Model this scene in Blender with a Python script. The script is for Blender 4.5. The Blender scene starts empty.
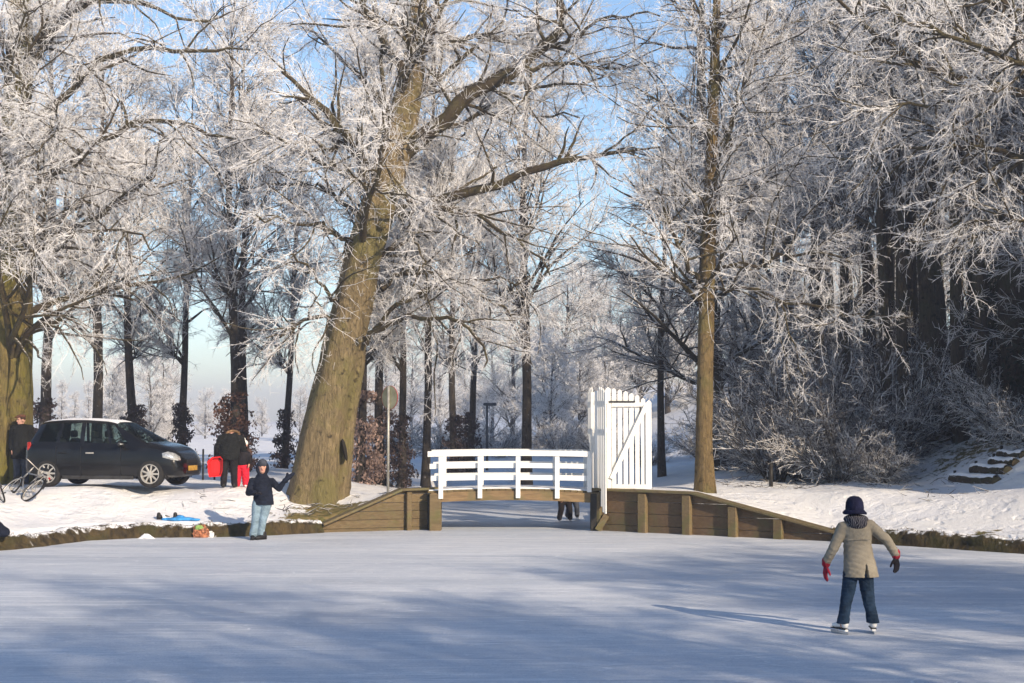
import bpy, bmesh, math, random
import numpy as np
from mathutils import Vector, Matrix

R = math.radians
scene = bpy.context.scene
col = scene.collection

# ------------------------------------------------------------------ camera, sky, sun, exposure
FPX, CX, CY, EYE = 1500.0, 512.0, 341.5, 2.53
PITCH = math.atan(78.5 / FPX)
SUN_EL, SUN_AZ = R(25), math.atan2(0.61, -0.79)      # azimuth of the sun measured from +y towards +x
cam_d = bpy.data.cameras.new('camera')
cam_d.sensor_width = 36.0
cam_d.lens = FPX / 1024 * 36.0
cam_d.clip_end = 4000
cam = bpy.data.objects.new('camera', cam_d)
cam.location = (0, 0, EYE)
cam.rotation_euler = (math.pi / 2 + PITCH, 0, 0)
col.objects.link(cam)
scene.camera = cam

world = bpy.data.worlds.new('World')
scene.world = world
world.use_nodes = True
wn = world.node_tree.nodes
sky_n = wn.new('ShaderNodeTexSky')
sky_n.sky_type = 'NISHITA'
sky_n.sun_disc = False
sky_n.sun_elevation = SUN_EL
sky_n.sun_rotation = SUN_AZ
sky_n.air_density = 1.0
sky_n.dust_density = 0.6
sky_n.ozone_density = 3.0
wn['Background'].inputs['Strength'].default_value = 0.15
world.node_tree.links.new(sky_n.outputs[0], wn['Background'].inputs['Color'])

sun_d = bpy.data.lights.new('sun', 'SUN')
sun_d.energy = 5.0
sun_d.angle = R(0.55)
sun_d.color = (1.0, 0.83, 0.63)
sun = bpy.data.objects.new('sun', sun_d)
sv = Vector((math.sin(SUN_AZ) * math.cos(SUN_EL), math.cos(SUN_AZ) * math.cos(SUN_EL), math.sin(SUN_EL)))
sun.rotation_euler = sv.to_track_quat('Z', 'Y').to_euler()
sun.location = sv * 60
col.objects.link(sun)

vs = scene.view_settings
vs.view_transform = 'Standard'
vs.look = 'None'
vs.gamma = 1.0
vs.exposure = 0.4
vs.use_curve_mapping = False
scene.cycles.use_denoising = True
scene.cycles.max_bounces = 4
scene.cycles.diffuse_bounces = 2
scene.cycles.transparent_max_bounces = 12
scene.cycles.volume_bounces = 0
scene.cycles.adaptive_threshold = 0.02
scene.cycles.debug_use_spatial_splits = True

# ------------------------------------------------------------------ pixel helpers
def ray(px, py):
    x, y = (px - CX) / FPX, -(py - CY) / FPX
    c, s = math.cos(PITCH), math.sin(PITCH)
    return Vector((x, c - y * s, s + y * c))

def P(px, py, Y):
    d = ray(px, py)
    return Vector((0, 0, EYE)) + d * (Y / d.y)

def G(px, py, z=0.0):
    d = ray(px, py)
    return Vector((0, 0, EYE)) + d * ((z - EYE) / d.z)

def project(V):
    """pixel position of world points (N,3)"""
    c, s = math.cos(PITCH), math.sin(PITCH)
    q = V - np.array([0, 0, EYE])
    dep = q[:, 1] * c + q[:, 2] * s
    up = -q[:, 1] * s + q[:, 2] * c
    dep = np.maximum(dep, 0.1)
    return CX + FPX * q[:, 0] / dep, CY - FPX * up / dep

# ------------------------------------------------------------------ object helpers
def tag(o, label=None, cat=None, group=None, kind=None):
    if label: o['label'] = label
    if cat: o['category'] = cat
    if group: o['group'] = group
    if kind: o['kind'] = kind
    return o

def link(o, parent=None):
    col.objects.link(o)
    if parent is not None:
        o.parent = parent
    return o

def empty(name, loc=(0, 0, 0), rz=0.0, label=None, cat=None, group=None):
    o = bpy.data.objects.new(name, None)
    o.empty_display_size = 0.2
    o.location = loc
    o.rotation_euler = (0, 0, rz)
    col.objects.link(o)
    return tag(o, label, cat, group)

def mesh_np(name, V, Q, mat=None, parent=None, smooth=True, loc=None):
    me = bpy.data.meshes.new(name)
    V = np.asarray(V, dtype=np.float32)
    Q = np.asarray(Q, dtype=np.int32)
    m, k = Q.shape
    me.vertices.add(len(V))
    me.vertices.foreach_set('co', V.ravel())
    me.loops.add(m * k)
    me.loops.foreach_set('vertex_index', Q.ravel())
    me.polygons.add(m)
    me.polygons.foreach_set('loop_start', np.arange(m, dtype=np.int32) * k)
    me.polygons.foreach_set('use_smooth', np.full(m, smooth))
    me.update(calc_edges=True)
    if mat: me.materials.append(mat)
    o = bpy.data.objects.new(name, me)
    if loc is not None: o.location = loc
    return link(o, parent)

def bm_obj(name, bm, mat=None, parent=None, smooth=False, loc=None, mats=None):
    bmesh.ops.recalc_face_normals(bm, faces=bm.faces)
    me = bpy.data.meshes.new(name)
    bm.to_mesh(me)
    bm.free()
    for m in (mats or ([mat] if mat else [])):
        me.materials.append(m)
    if smooth:
        me.polygons.foreach_set('use_smooth', np.full(len(me.polygons), True))
    o = bpy.data.objects.new(name, me)
    if loc is not None: o.location = loc
    return link(o, parent)

def inst(o, parent=None, loc=None, rot=None, sc=None):
    c = o.copy()
    col.objects.link(c)
    c.parent = parent
    if loc is not None: c.location = loc
    if rot is not None: c.rotation_euler = rot
    if sc is not None: c.scale = sc
    return c

def copy_tree(o, parent=None):
    kids = list(o.children)
    c = inst(o, parent)
    for k in kids:
        copy_tree(k, c)
    return c

def add_box(bm, c, s, rot=None, bev=0.0):
    """box centred on c with full sizes s"""
    r = bmesh.ops.create_cube(bm, size=1.0)
    vs_ = r['verts']
    m = Matrix.Translation(c) @ (rot.to_4x4() if rot is not None else Matrix()) @ Matrix.Diagonal((*s, 1))
    bmesh.ops.transform(bm, matrix=m, verts=vs_)
    if bev > 0:
        es = list({e for v in vs_ for e in v.link_edges})
        bmesh.ops.bevel(bm, geom=es, offset=bev, segments=1, affect='EDGES')
    return vs_

def box(name, c, s, mat, parent=None, rot=None, bev=0.0):
    bm = bmesh.new()
    add_box(bm, (0, 0, 0), s, rot, bev)
    return bm_obj(name, bm, mat, parent, loc=c)

def beam_rot(p0, p1, upv=(0, 0, 1)):
    d = (Vector(p1) - Vector(p0)).normalized()
    u = Vector(upv)
    side = d.cross(u)
    if side.length < 1e-4: side = d.cross(Vector((0, 1, 0)))
    side.normalize()
    u2 = side.cross(d)
    return Matrix((d, -side, u2)).transposed()

def beam(name, p0, p1, w, h, mat, parent=None, bev=0.0, upv=(0, 0, 1)):
    """rectangular bar from p0 to p1; w across, h along up"""
    p0, p1 = Vector(p0), Vector(p1)
    bm = bmesh.new()
    add_box(bm, (0, 0, 0), ((p1 - p0).length, w, h), beam_rot(p0, p1, upv), bev)
    return bm_obj(name, bm, mat, parent, loc=(p0 + p1) / 2)

def add_cyl(bm, p0, p1, r0, r1=None, seg=10, caps=True):
    p0, p1 = Vector(p0), Vector(p1)
    r1 = r0 if r1 is None else r1
    d = p1 - p0
    q = d.to_track_quat('Z', 'Y').to_matrix().to_4x4()
    r = bmesh.ops.create_cone(bm, cap_ends=caps, segments=seg, radius1=r0, radius2=r1, depth=d.length)
    bmesh.ops.transform(bm, matrix=Matrix.Translation((p0 + p1) / 2) @ q, verts=r['verts'])

def cyl(name, p0, p1, r, mat, parent=None, seg=10, r1=None):
    bm = bmesh.new()
    add_cyl(bm, p0, p1, r, r1, seg)
    return bm_obj(name, bm, mat, parent, smooth=True)

def tubes_np(sets):
    """sets: list of (P (N,K,3), R (N,K), sides) -> verts, quads"""
    VV, QQ, off = [], [], 0
    for Pn, Rn, S in sets:
        N, K, _ = Pn.shape
        if N == 0: continue
        T = np.empty_like(Pn)
        T[:, 1:-1] = Pn[:, 2:] - Pn[:, :-2]
        T[:, 0] = Pn[:, 1] - Pn[:, 0]
        T[:, -1] = Pn[:, -1] - Pn[:, -2]
        T /= np.linalg.norm(T, axis=2, keepdims=True) + 1e-9
        main = Pn[:, -1] - Pn[:, 0]
        ref = np.where((np.abs(main[:, 2]) > 0.8 * np.linalg.norm(main, axis=1))[:, None], np.array([[1.0, 0, 0]]), np.array([[0, 0, 1.0]]))
        A = np.cross(T, ref[:, None, :])
        A /= np.linalg.norm(A, axis=2, keepdims=True) + 1e-9
        B = np.cross(T, A)
        a = np.arange(S) * 2 * math.pi / S
        V = Pn[:, :, None, :] + Rn[:, :, None, None] * (np.cos(a)[None, None, :, None] * A[:, :, None, :] + np.sin(a)[None, None, :, None] * B[:, :, None, :])
        idx = np.arange(N * K * S).reshape(N, K, S) + off
        q = np.stack([idx[:, :-1, :], np.roll(idx, -1, 2)[:, :-1, :], np.roll(idx, -1, 2)[:, 1:, :], idx[:, 1:, :]], -1)
        VV.append(V.reshape(-1, 3)); QQ.append(q.reshape(-1, 4))
        off += N * K * S
    return np.concatenate(VV), np.concatenate(QQ)

# ------------------------------------------------------------------ materials
class NT:
    def __init__(s, m):
        s.t = m.node_tree; s.n = s.t.nodes; s.l = s.t.links
    def new(s, typ, **kw):
        n = s.n.new(typ)
        for k, v in kw.items():
            if k in n.inputs.keys(): n.inputs[k].default_value = v
            else: setattr(n, k, v)
        return n
    def noise(s, vec, scale, detail=4, rough=0.55, dist=0.0):
        n = s.new('ShaderNodeTexNoise')
        n.inputs['Scale'].default_value = scale; n.inputs['Detail'].default_value = detail
        n.inputs['Roughness'].default_value = rough; n.inputs['Distortion'].default_value = dist
        s.l.new(vec, n.inputs['Vector'])
        return n.outputs['Fac']
    def ramp(s, fac, a, b, ca=0.0, cb=1.0):
        n = s.new('ShaderNodeMapRange', interpolation_type='SMOOTHSTEP')
        n.inputs[1].default_value = a; n.inputs[2].default_value = b
        n.inputs[3].default_value = ca; n.inputs[4].default_value = cb
        s.l.new(fac, n.inputs[0])
        return n.outputs[0]
    def mix(s, fac, a, b):
        n = s.new('ShaderNodeMix', data_type='RGBA')
        for k, v in ((0, fac), (6, a), (7, b)):
            if isinstance(v, (int, float)): n.inputs[k].default_value = v
            elif isinstance(v, tuple): n.inputs[k].default_value = (*v, 1)
            else: s.l.new(v, n.inputs[k])
        return n.outputs[2]
    def math(s, op, a, b=0.0, clamp=False):
        n = s.new('ShaderNodeMath', operation=op); n.use_clamp = clamp
        for i, v in enumerate((a, b)):
            if isinstance(v, (int, float)): n.inputs[i].default_value = v
            else: s.l.new(v, n.inputs[i])
        return n.outputs[0]
    def coord(s, which='Object', scale=None, rot=None):
        c = s.new('ShaderNodeTexCoord').outputs[which]
        if scale is None and rot is None: return c
        m = s.new('ShaderNodeMapping')
        if scale: m.inputs['Scale'].default_value = scale
        if rot: m.inputs['Rotation'].default_value = rot
        s.l.new(c, m.inputs['Vector'])
        return m.outputs[0]
    def bump(s, h, strength, dist):
        b = s.new('ShaderNodeBump'); b.inputs['Strength'].default_value = strength; b.inputs['Distance'].default_value = dist
        s.l.new(h, b.inputs['Height'])
        return b.outputs[0]
    def set(s, key, v):
        b = s.n['Principled BSDF']
        if isinstance(v, (int, float)): b.inputs[key].default_value = v
        elif isinstance(v, tuple): b.inputs[key].default_value = (*v, 1)
        else: s.l.new(v, b.inputs[key])

def mat(name):
    m = bpy.data.materials.new(name); m.use_nodes = True
    t = NT(m); t.set('Specular IOR Level', 0.3)
    return m, t

def plain(name, c, rough=0.6, var=0.25, scale=8.0, metal=0.0, bump=0.0, bscale=60.0, spec=0.3, coord='Object'):
    m, t = mat(name)
    co = t.coord(coord)
    n = t.noise(co, scale, 5)
    d = tuple(v * (1 - var) for v in c); e = tuple(min(1, v * (1 + var)) for v in c)
    t.set('Base Color', t.mix(t.ramp(n, 0.3, 0.7), d, e))
    t.set('Roughness', rough); t.set('Metallic', metal); t.set('Specular IOR Level', spec)
    if bump: t.set('Normal', t.bump(t.noise(co, bscale, 4), bump, 0.02))
    return m

FROST = (0.92, 0.905, 0.895)

def frost_branch(name, bark, moss, thr=0.25, amount=1.0):
    """bark with hoar frost lying on the upper side"""
    m, t = mat(name)
    co = t.coord()
    n = t.noise(co, 3.0, 5)
    base = t.mix(t.ramp(n, 0.35, 0.65), bark, moss)
    base = t.mix(t.ramp(t.noise(co, 22.0, 4), 0.35, 0.75), base, tuple(b * 0.55 for b in bark))
    g = t.new('ShaderNodeNewGeometry')
    sx = t.new('ShaderNodeSeparateXYZ'); t.l.new(g.outputs['Normal'], sx.inputs[0])
    v = t.math('ADD', sx.outputs[2], t.math('MULTIPLY', t.math('SUBTRACT', t.noise(co, 9.0, 4), 0.5), 1.6))
    f = t.math('MULTIPLY', t.ramp(v, thr, thr + 0.45), amount)
    t.set('Base Color', t.mix(f, base, FROST))
    t.set('Roughness', 0.85)
    return m

def frost_twig(name, bark, dark_share=0.3):
    """twigs furred with hoar frost all round, brown showing through here and there"""
    m, t = mat(name)
    co = t.coord()
    g = t.new('ShaderNodeNewGeometry')
    sx = t.new('ShaderNodeSeparateXYZ'); t.l.new(g.outputs['Normal'], sx.inputs[0])
    v = t.math('ADD', t.math('MULTIPLY', sx.outputs[2], 0.35), t.noise(co, 1.3, 3))
    v = t.math('ADD', v, t.math('MULTIPLY', t.math('SUBTRACT', g.outputs['Random Per Island'], 0.5), 0.55))
    f = t.ramp(v, dark_share - 0.12, dark_share + 0.2)
    c = t.mix(f, bark, FROST)
    t.set('Base Color', c)
    t.set('Roughness', 0.8)
    tr = t.new('ShaderNodeBsdfTranslucent'); t.l.new(c, tr.inputs['Color'])      # hoar crystals let light through
    mx = t.new('ShaderNodeMixShader'); mx.inputs[0].default_value = 0.12
    t.l.new(t.n['Principled BSDF'].outputs[0], mx.inputs[1]); t.l.new(tr.outputs[0], mx.inputs[2])
    t.l.new(mx.outputs[0], t.n['Material Output'].inputs['Surface'])
    return m

def trunk_mat(name, a, b, moss, mossf=0.5, frost=0.0, bscale=1.0):
    m, t = mat(name)
    co = t.coord('Object', scale=(1, 1, 0.22))
    co2 = t.coord()
    ridge = t.noise(co, 14.0 * bscale, 7, 0.72, 1.2)
    c = t.mix(t.ramp(ridge, 0.3, 0.7), a, b)
    mo = t.ramp(t.noise(co2, 0.9, 6, 0.6), 0.62 - 0.3 * mossf, 0.75 - 0.25 * mossf)
    c = t.mix(t.math('MULTIPLY', mo, 0.8), c, moss)
    c = t.mix(t.ramp(t.noise(co2, 6.0, 4), 0.56, 0.74), c, tuple(v * 0.45 for v in a))
    if frost:
        c = t.mix(t.ramp(t.noise(co2, 11.0, 5, 0.7), 0.68 - frost * 0.2, 0.8 - frost * 0.15), c, (0.6, 0.6, 0.62))
    t.set('Base Color', c); t.set('Roughness', 0.9)
    t.set('Normal', t.bump(ridge, 1.0, 0.10))
    return m

def wood_mat(name, a, b, moss=None, coord_scale=(1, 8, 8), rough=0.8):
    m, t = mat(name)
    co = t.coord('Object', scale=coord_scale)
    g = t.noise(co, 3.0, 6, 0.6, 0.4)
    oi = t.new('ShaderNodeObjectInfo')
    c = t.mix(t.ramp(g, 0.3, 0.7), a, b)
    c = t.mix(t.math('MULTIPLY', oi.outputs['Random'], 0.45), c, tuple(v * 0.5 for v in a))
    if moss:
        c = t.mix(t.ramp(t.noise(t.coord(), 2.2, 5, 0.65), 0.45, 0.7), c, moss)
    t.set('Base Color', c); t.set('Roughness', rough)
    t.set('Normal', t.bump(g, 0.4, 0.01))
    return m

M = {}
def paint_mat():
    m, t = mat('white_paint')
    co = t.coord(); oi = t.new('ShaderNodeObjectInfo')
    c = t.mix(oi.outputs['Random'], (0.74, 0.73, 0.69), (0.83, 0.82, 0.79))
    c = t.mix(t.math('MULTIPLY', t.ramp(t.noise(co, 5.0, 6, 0.7), 0.5, 0.8), 0.55), c, (0.52, 0.52, 0.44))
    c = t.mix(t.ramp(t.noise(co, 24.0, 4, 0.7), 0.70, 0.76), c, (0.30, 0.25, 0.18))
    t.set('Base Color', c); t.set('Roughness', 0.5)
    t.set('Normal', t.bump(t.noise(t.coord('Object', scale=(4, 4, 1)), 8.0, 4), 0.2, 0.01))
    return m
M['white_paint'] = paint_mat()
M['timber'] = wood_mat('weathered_timber', (0.12, 0.085, 0.043), (0.20, 0.145, 0.075), (0.12, 0.11, 0.043))
M['timber_dark'] = wood_mat('brown_timber', (0.10, 0.064, 0.036), (0.165, 0.108, 0.06), (0.10, 0.085, 0.042))
M['fascia'] = wood_mat('fascia_timber', (0.17, 0.11, 0.055), (0.30, 0.20, 0.10), (0.15, 0.12, 0.055))
M['blackish_timber'] = plain('near_black_timber', (0.02, 0.018, 0.014), 0.6, 0.4, 6)  # one near-black timber tone for bearer, abutment and stakes
M['cap'] = wood_mat('timber_cap', (0.12, 0.09, 0.045), (0.2, 0.15, 0.075), (0.12, 0.11, 0.05))
M['beech_bark'] = trunk_mat('olive_bark', (0.11, 0.082, 0.042), (0.31, 0.235, 0.125), (0.19, 0.165, 0.06), 0.55)
M['left_bark'] = trunk_mat('mossy_bark', (0.09, 0.07, 0.03), (0.24, 0.18, 0.065), (0.17, 0.15, 0.03), 0.65)
M['slim_bark'] = trunk_mat('brown_bark', (0.11, 0.076, 0.036), (0.27, 0.19, 0.085), (0.17, 0.145, 0.05), 0.45, bscale=1.4)
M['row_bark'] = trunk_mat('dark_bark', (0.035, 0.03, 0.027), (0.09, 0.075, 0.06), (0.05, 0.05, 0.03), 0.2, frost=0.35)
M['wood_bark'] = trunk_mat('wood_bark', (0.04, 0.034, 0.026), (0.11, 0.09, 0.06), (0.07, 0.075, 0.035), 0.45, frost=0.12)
M['big_limb'] = frost_branch('olive_limb', (0.055, 0.04, 0.022), (0.08, 0.066, 0.028), 0.78, 0.85)
M['row_limb'] = frost_branch('dark_limb', (0.045, 0.038, 0.03), (0.06, 0.055, 0.035), 0.5, 0.9)
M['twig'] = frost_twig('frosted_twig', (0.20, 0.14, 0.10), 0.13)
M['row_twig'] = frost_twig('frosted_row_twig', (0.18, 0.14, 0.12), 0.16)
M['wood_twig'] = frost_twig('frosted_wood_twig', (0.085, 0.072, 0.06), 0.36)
M['far_twig'] = frost_twig('frosted_far_twig', (0.18, 0.15, 0.12), 0.2)

def snow_material():
    m, t = mat('snow')
    co = t.coord()
    att = t.new('ShaderNodeVertexColor'); att.layer_name = 'bare'
    sp = t.new('ShaderNodeSeparateColor'); t.l.new(att.outputs[0], sp.inputs[0])
    n1 = t.noise(co, 0.7, 6, 0.6)
    n2 = t.noise(t.coord('Object', scale=(1, 0.6, 1)), 5.0, 6, 0.65)
    c = t.mix(t.ramp(n1, 0.35, 0.65), (0.74, 0.745, 0.77), (0.83, 0.82, 0.80))
    # leaf crumbs and trodden specks
    sk = t.ramp(t.noise(co, 16.0, 3, 0.6), 0.66, 0.72)
    c = t.mix(t.math('MULTIPLY', sk, t.math('ADD', t.math('MULTIPLY', sp.outputs[1], 0.75), 0.12)), c, (0.28, 0.21, 0.13))
    # bare grass
    b = t.math('ADD', sp.outputs[0], t.math('MULTIPLY', t.math('SUBTRACT', n2, 0.5), 1.5))
    g = t.mix(t.ramp(t.noise(co, 9.0, 4), 0.35, 0.65), (0.10, 0.095, 0.028), (0.22, 0.16, 0.065))
    c = t.mix(t.ramp(b, 0.47, 0.66), c, g)
    t.set('Base Color', c); t.set('Roughness', 0.75)
    h = t.math('ADD', t.noise(co, 2.2, 8, 0.72), t.math('MULTIPLY', t.noise(co, 30.0, 3, 0.7), 0.22))
    vo = t.new('ShaderNodeTexVoronoi'); vo.inputs['Scale'].default_value = 2.6; vo.inputs['Randomness'].default_value = 1.0
    wv = t.new('ShaderNodeMix', data_type='VECTOR'); wv.inputs[0].default_value = 0.12
    nz = t.new('ShaderNodeTexNoise'); nz.inputs['Scale'].default_value = 6.0; t.l.new(co, nz.inputs['Vector'])
    t.l.new(t.coord('Object', scale=(1, 0.75, 1)), wv.inputs[4]); t.l.new(nz.outputs['Color'], wv.inputs[5]); t.l.new(wv.outputs[1], vo.inputs['Vector'])
    pit = t.math('MULTIPLY', t.ramp(vo.outputs['Distance'], 0.12, 0.34), t.ramp(n1, 0.4, 0.55))
    h = t.math('ADD', h, t.math('MULTIPLY', pit, 0.5))
    t.set('Normal', t.bump(h, 0.65, 0.10))
    return m
M['snow'] = snow_material()
M['snow_plain'] = plain('settled_snow', (0.82, 0.82, 0.83), 0.75, 0.05, 6, bump=0.5, bscale=12)

def ice_material():
    m, t = mat('snow_dusted_ice')
    co = t.coord()
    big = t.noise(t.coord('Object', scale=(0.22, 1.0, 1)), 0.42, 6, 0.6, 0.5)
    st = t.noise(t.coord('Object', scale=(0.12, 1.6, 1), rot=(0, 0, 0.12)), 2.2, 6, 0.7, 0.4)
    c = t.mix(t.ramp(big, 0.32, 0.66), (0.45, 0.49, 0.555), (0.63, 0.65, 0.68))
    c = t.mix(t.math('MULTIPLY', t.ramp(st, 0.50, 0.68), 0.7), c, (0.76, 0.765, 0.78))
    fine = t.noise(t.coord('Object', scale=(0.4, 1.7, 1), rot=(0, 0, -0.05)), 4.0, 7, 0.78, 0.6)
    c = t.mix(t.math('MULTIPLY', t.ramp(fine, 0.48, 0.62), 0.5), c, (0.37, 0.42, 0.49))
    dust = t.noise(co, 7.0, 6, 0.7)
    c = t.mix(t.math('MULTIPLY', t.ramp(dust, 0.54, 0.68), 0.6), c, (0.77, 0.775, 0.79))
    grit = t.noise(t.coord('Object', scale=(1, 0.7, 1)), 38.0, 3, 0.7)
    c = t.mix(t.math('MULTIPLY', t.ramp(grit, 0.48, 0.62), 0.5), c, (0.36, 0.41, 0.49))
    # skate scratches: thin curved lines in several directions
    scr = None
    for i, (rz, sc) in enumerate(((0.25, 0.55), (-0.35, 0.75), (0.9, 0.6), (1.9, 0.8))):
        w = t.new('ShaderNodeTexNoise'); w.inputs['Scale'].default_value = sc; w.inputs['Detail'].default_value = 1.0
        t.l.new(t.coord('Object', scale=(0.18, 1.9, 1), rot=(0, 0, rz)), w.inputs['Vector'])
        f = t.math('FRACT', t.math('MULTIPLY', w.outputs['Fac'], 22.0 + 5 * i))
        ln = t.math('SUBTRACT', 1.0, t.ramp(t.math('ABSOLUTE', t.math('SUBTRACT', f, 0.5)), 0.0, 0.05))
        scr = ln if scr is None else t.math('MAXIMUM', scr, ln)
    brk = t.ramp(t.noise(co, 0.9, 4), 0.45, 0.6)
    scr = t.math('MULTIPLY', scr, brk)
    for rz2, sc2 in ((0.6, 1.6), (-0.2, 2.2)):
        cr = t.noise(t.coord('Object', scale=(0.1, 3.0, 1), rot=(0, 0, rz2)), sc2, 3, 0.6, 0.8)
        scr = t.math('MAXIMUM', scr, t.math('MULTIPLY', t.ramp(cr, 0.60, 0.64), 0.55))
    c = t.mix(t.math('MULTIPLY', scr, 0.75), c, (0.82, 0.83, 0.85))
    # debris crumbs
    c = t.mix(t.ramp(t.noise(t.coord('Object', scale=(0.6, 1, 1)), 5.0, 2, 0.5), 0.78, 0.80), c, (0.10, 0.09, 0.08))
    t.set('Base Color', c); t.set('Roughness', t.ramp(big, 0.3, 0.7, 0.42, 0.7)); t.set('Specular IOR Level', 0.25)
    h = t.math('ADD', t.math('MULTIPLY', dust, 0.6), t.math('MULTIPLY', st, 0.5))
    h = t.math('SUBTRACT', h, t.math('MULTIPLY', scr, 0.4))
    t.set('Normal', t.bump(h, 0.55, 0.03))
    return m
M['ice'] = ice_material()

def earth_material():
    m, t = mat('mossy_earth')
    co = t.coord('Object', scale=(1, 1, 0.35))
    n = t.noise(co, 7.0, 6, 0.65)
    c = t.mix(t.ramp(n, 0.3, 0.7), (0.018, 0.014, 0.008), (0.085, 0.06, 0.026))
    c = t.mix(t.ramp(t.noise(t.coord(), 1.6, 5), 0.45, 0.65), c, (0.052, 0.045, 0.016))
    g = t.new('ShaderNodeNewGeometry')
    sx = t.new('ShaderNodeSeparateXYZ'); t.l.new(g.outputs['Normal'], sx.inputs[0])
    v = t.math('ADD', sx.outputs[2], t.math('MULTIPLY', t.math('SUBTRACT', t.noise(t.coord(), 6.0, 4), 0.5), 1.2))
    c = t.mix(t.ramp(v, 0.75, 1.0), c, (0.78, 0.78, 0.79))
    t.set('Base Color', c); t.set('Roughness', 0.95)
    t.set('Normal', t.bump(n, 1.0, 0.06))
    return m
M['earth'] = earth_material()
M['dead_grass'] = plain('dead_grass', (0.10, 0.075, 0.032), 0.8, 0.5, 3.0)

# ------------------------------------------------------------------ the setting: ice, banks, hill
def xy(v): return (v.x, v.y)
left_shore = [(-60, 9), (-42, 20), (-26, 24.5), (-15, 26.8)] + [xy(G(*p)) for p in ((0, 550), (40, 546), (81, 540.5), (140, 537.5), (200, 537), (250, 536), (322, 532.5))]
lw0, lw1 = Vector(left_shore[-1]), Vector(xy(G(440, 529.2)))
rw = [Vector(xy(G(*p))) for p in ((594, 530.2), (640, 533), (734, 537), (836, 541.5))]
right_shore = [xy(G(*p)) for p in ((836, 541.5), (900, 545), (1024, 553.5))] + [(16, 25.5), (30, 21), (60, 10)]
channel = [tuple(lw1), (-1.9, 37), (-2.5, 50), (-2.2, 60), (1.0, 63), (4, 61), (3.4, 50), (2.1, 37)]
WATER = np.array(left_shore + channel + [tuple(rw[0])] + right_shore + [(60, 3), (10, 4.2), (-10, 4.2), (-60, 2)])

def sdist(X, Y):
    """signed distance to the water outline, positive on land"""
    A, B = WATER, np.roll(WATER, -1, 0)
    d = np.full(X.shape, 1e9); ins = np.zeros(X.shape, bool)
    for (ax, ay), (bx, by) in zip(A, B):
        ex, ey = bx - ax, by - ay
        L2 = ex * ex + ey * ey
        t_ = np.clip(((X - ax) * ex + (Y - ay) * ey) / L2, 0, 1)
        d = np.minimum(d, np.hypot(X - ax - t_ * ex, Y - ay - t_ * ey))
        cross = (ay > Y) != (by > Y)
        with np.errstate(divide='ignore', invalid='ignore'):
            xi = ax + (Y - ay) * ex / (ey if ey else 1e-9)
        ins ^= cross & (X < xi)
    return np.where(ins, -d, d)

def sstep(t_):
    t_ = np.clip(t_, 0, 1)
    return t_ * t_ * (3 - 2 * t_)

DECK = 0.93
def land_top(X, Y, d):
    e = np.interp(X, [-99, lw0.x, -2.45, 4.05, rw[-1].x, 99], [0.27, 0.27, DECK, DECK, 0.27, 0.27])
    e = np.where(Y > 36.5, 0.55, e)
    e = np.where(Y < 15, 0.3, e)
    z = e + (DECK - e) * sstep(d / 3.4)
    hill = np.maximum(0, X - 9.2 + 0.10 * (Y - 36)) * sstep((Y - 24) / 9)
    hill = 0.34 * hill * sstep(hill / 2.5) * sstep((d - 1.5) / 4)
    z = z + np.minimum(hill, 3 + 0.35 * hill)
    z = z - 0.5 * sstep((Y - 62) / 40)
    und = 0.05 * np.sin(X * 1.3 + 0.5 * Y) * np.sin(Y * 0.9 - 0.4 * X) + 0.03 * np.sin(X * 2.9 + 1.7) * np.cos(Y * 2.3 + X)
    return z + und * sstep((d - 0.8) / 2)

def gz(x, y):
    X, Y = np.array([float(x)]), np.array([float(y)])
    return float(land_top(X, Y, sdist(X, Y))[0])

def on_bank(px, py, z=.4):
    d = ray(px, py); o_ = Vector((0, 0, EYE))
    t_ = 27.0
    while t_ < 70:
        p = o_ + d * t_
        if p.z <= gz(p.x, p.y): break
        t_ += 0.05
    p.z = gz(p.x, p.y)
    return p

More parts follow.
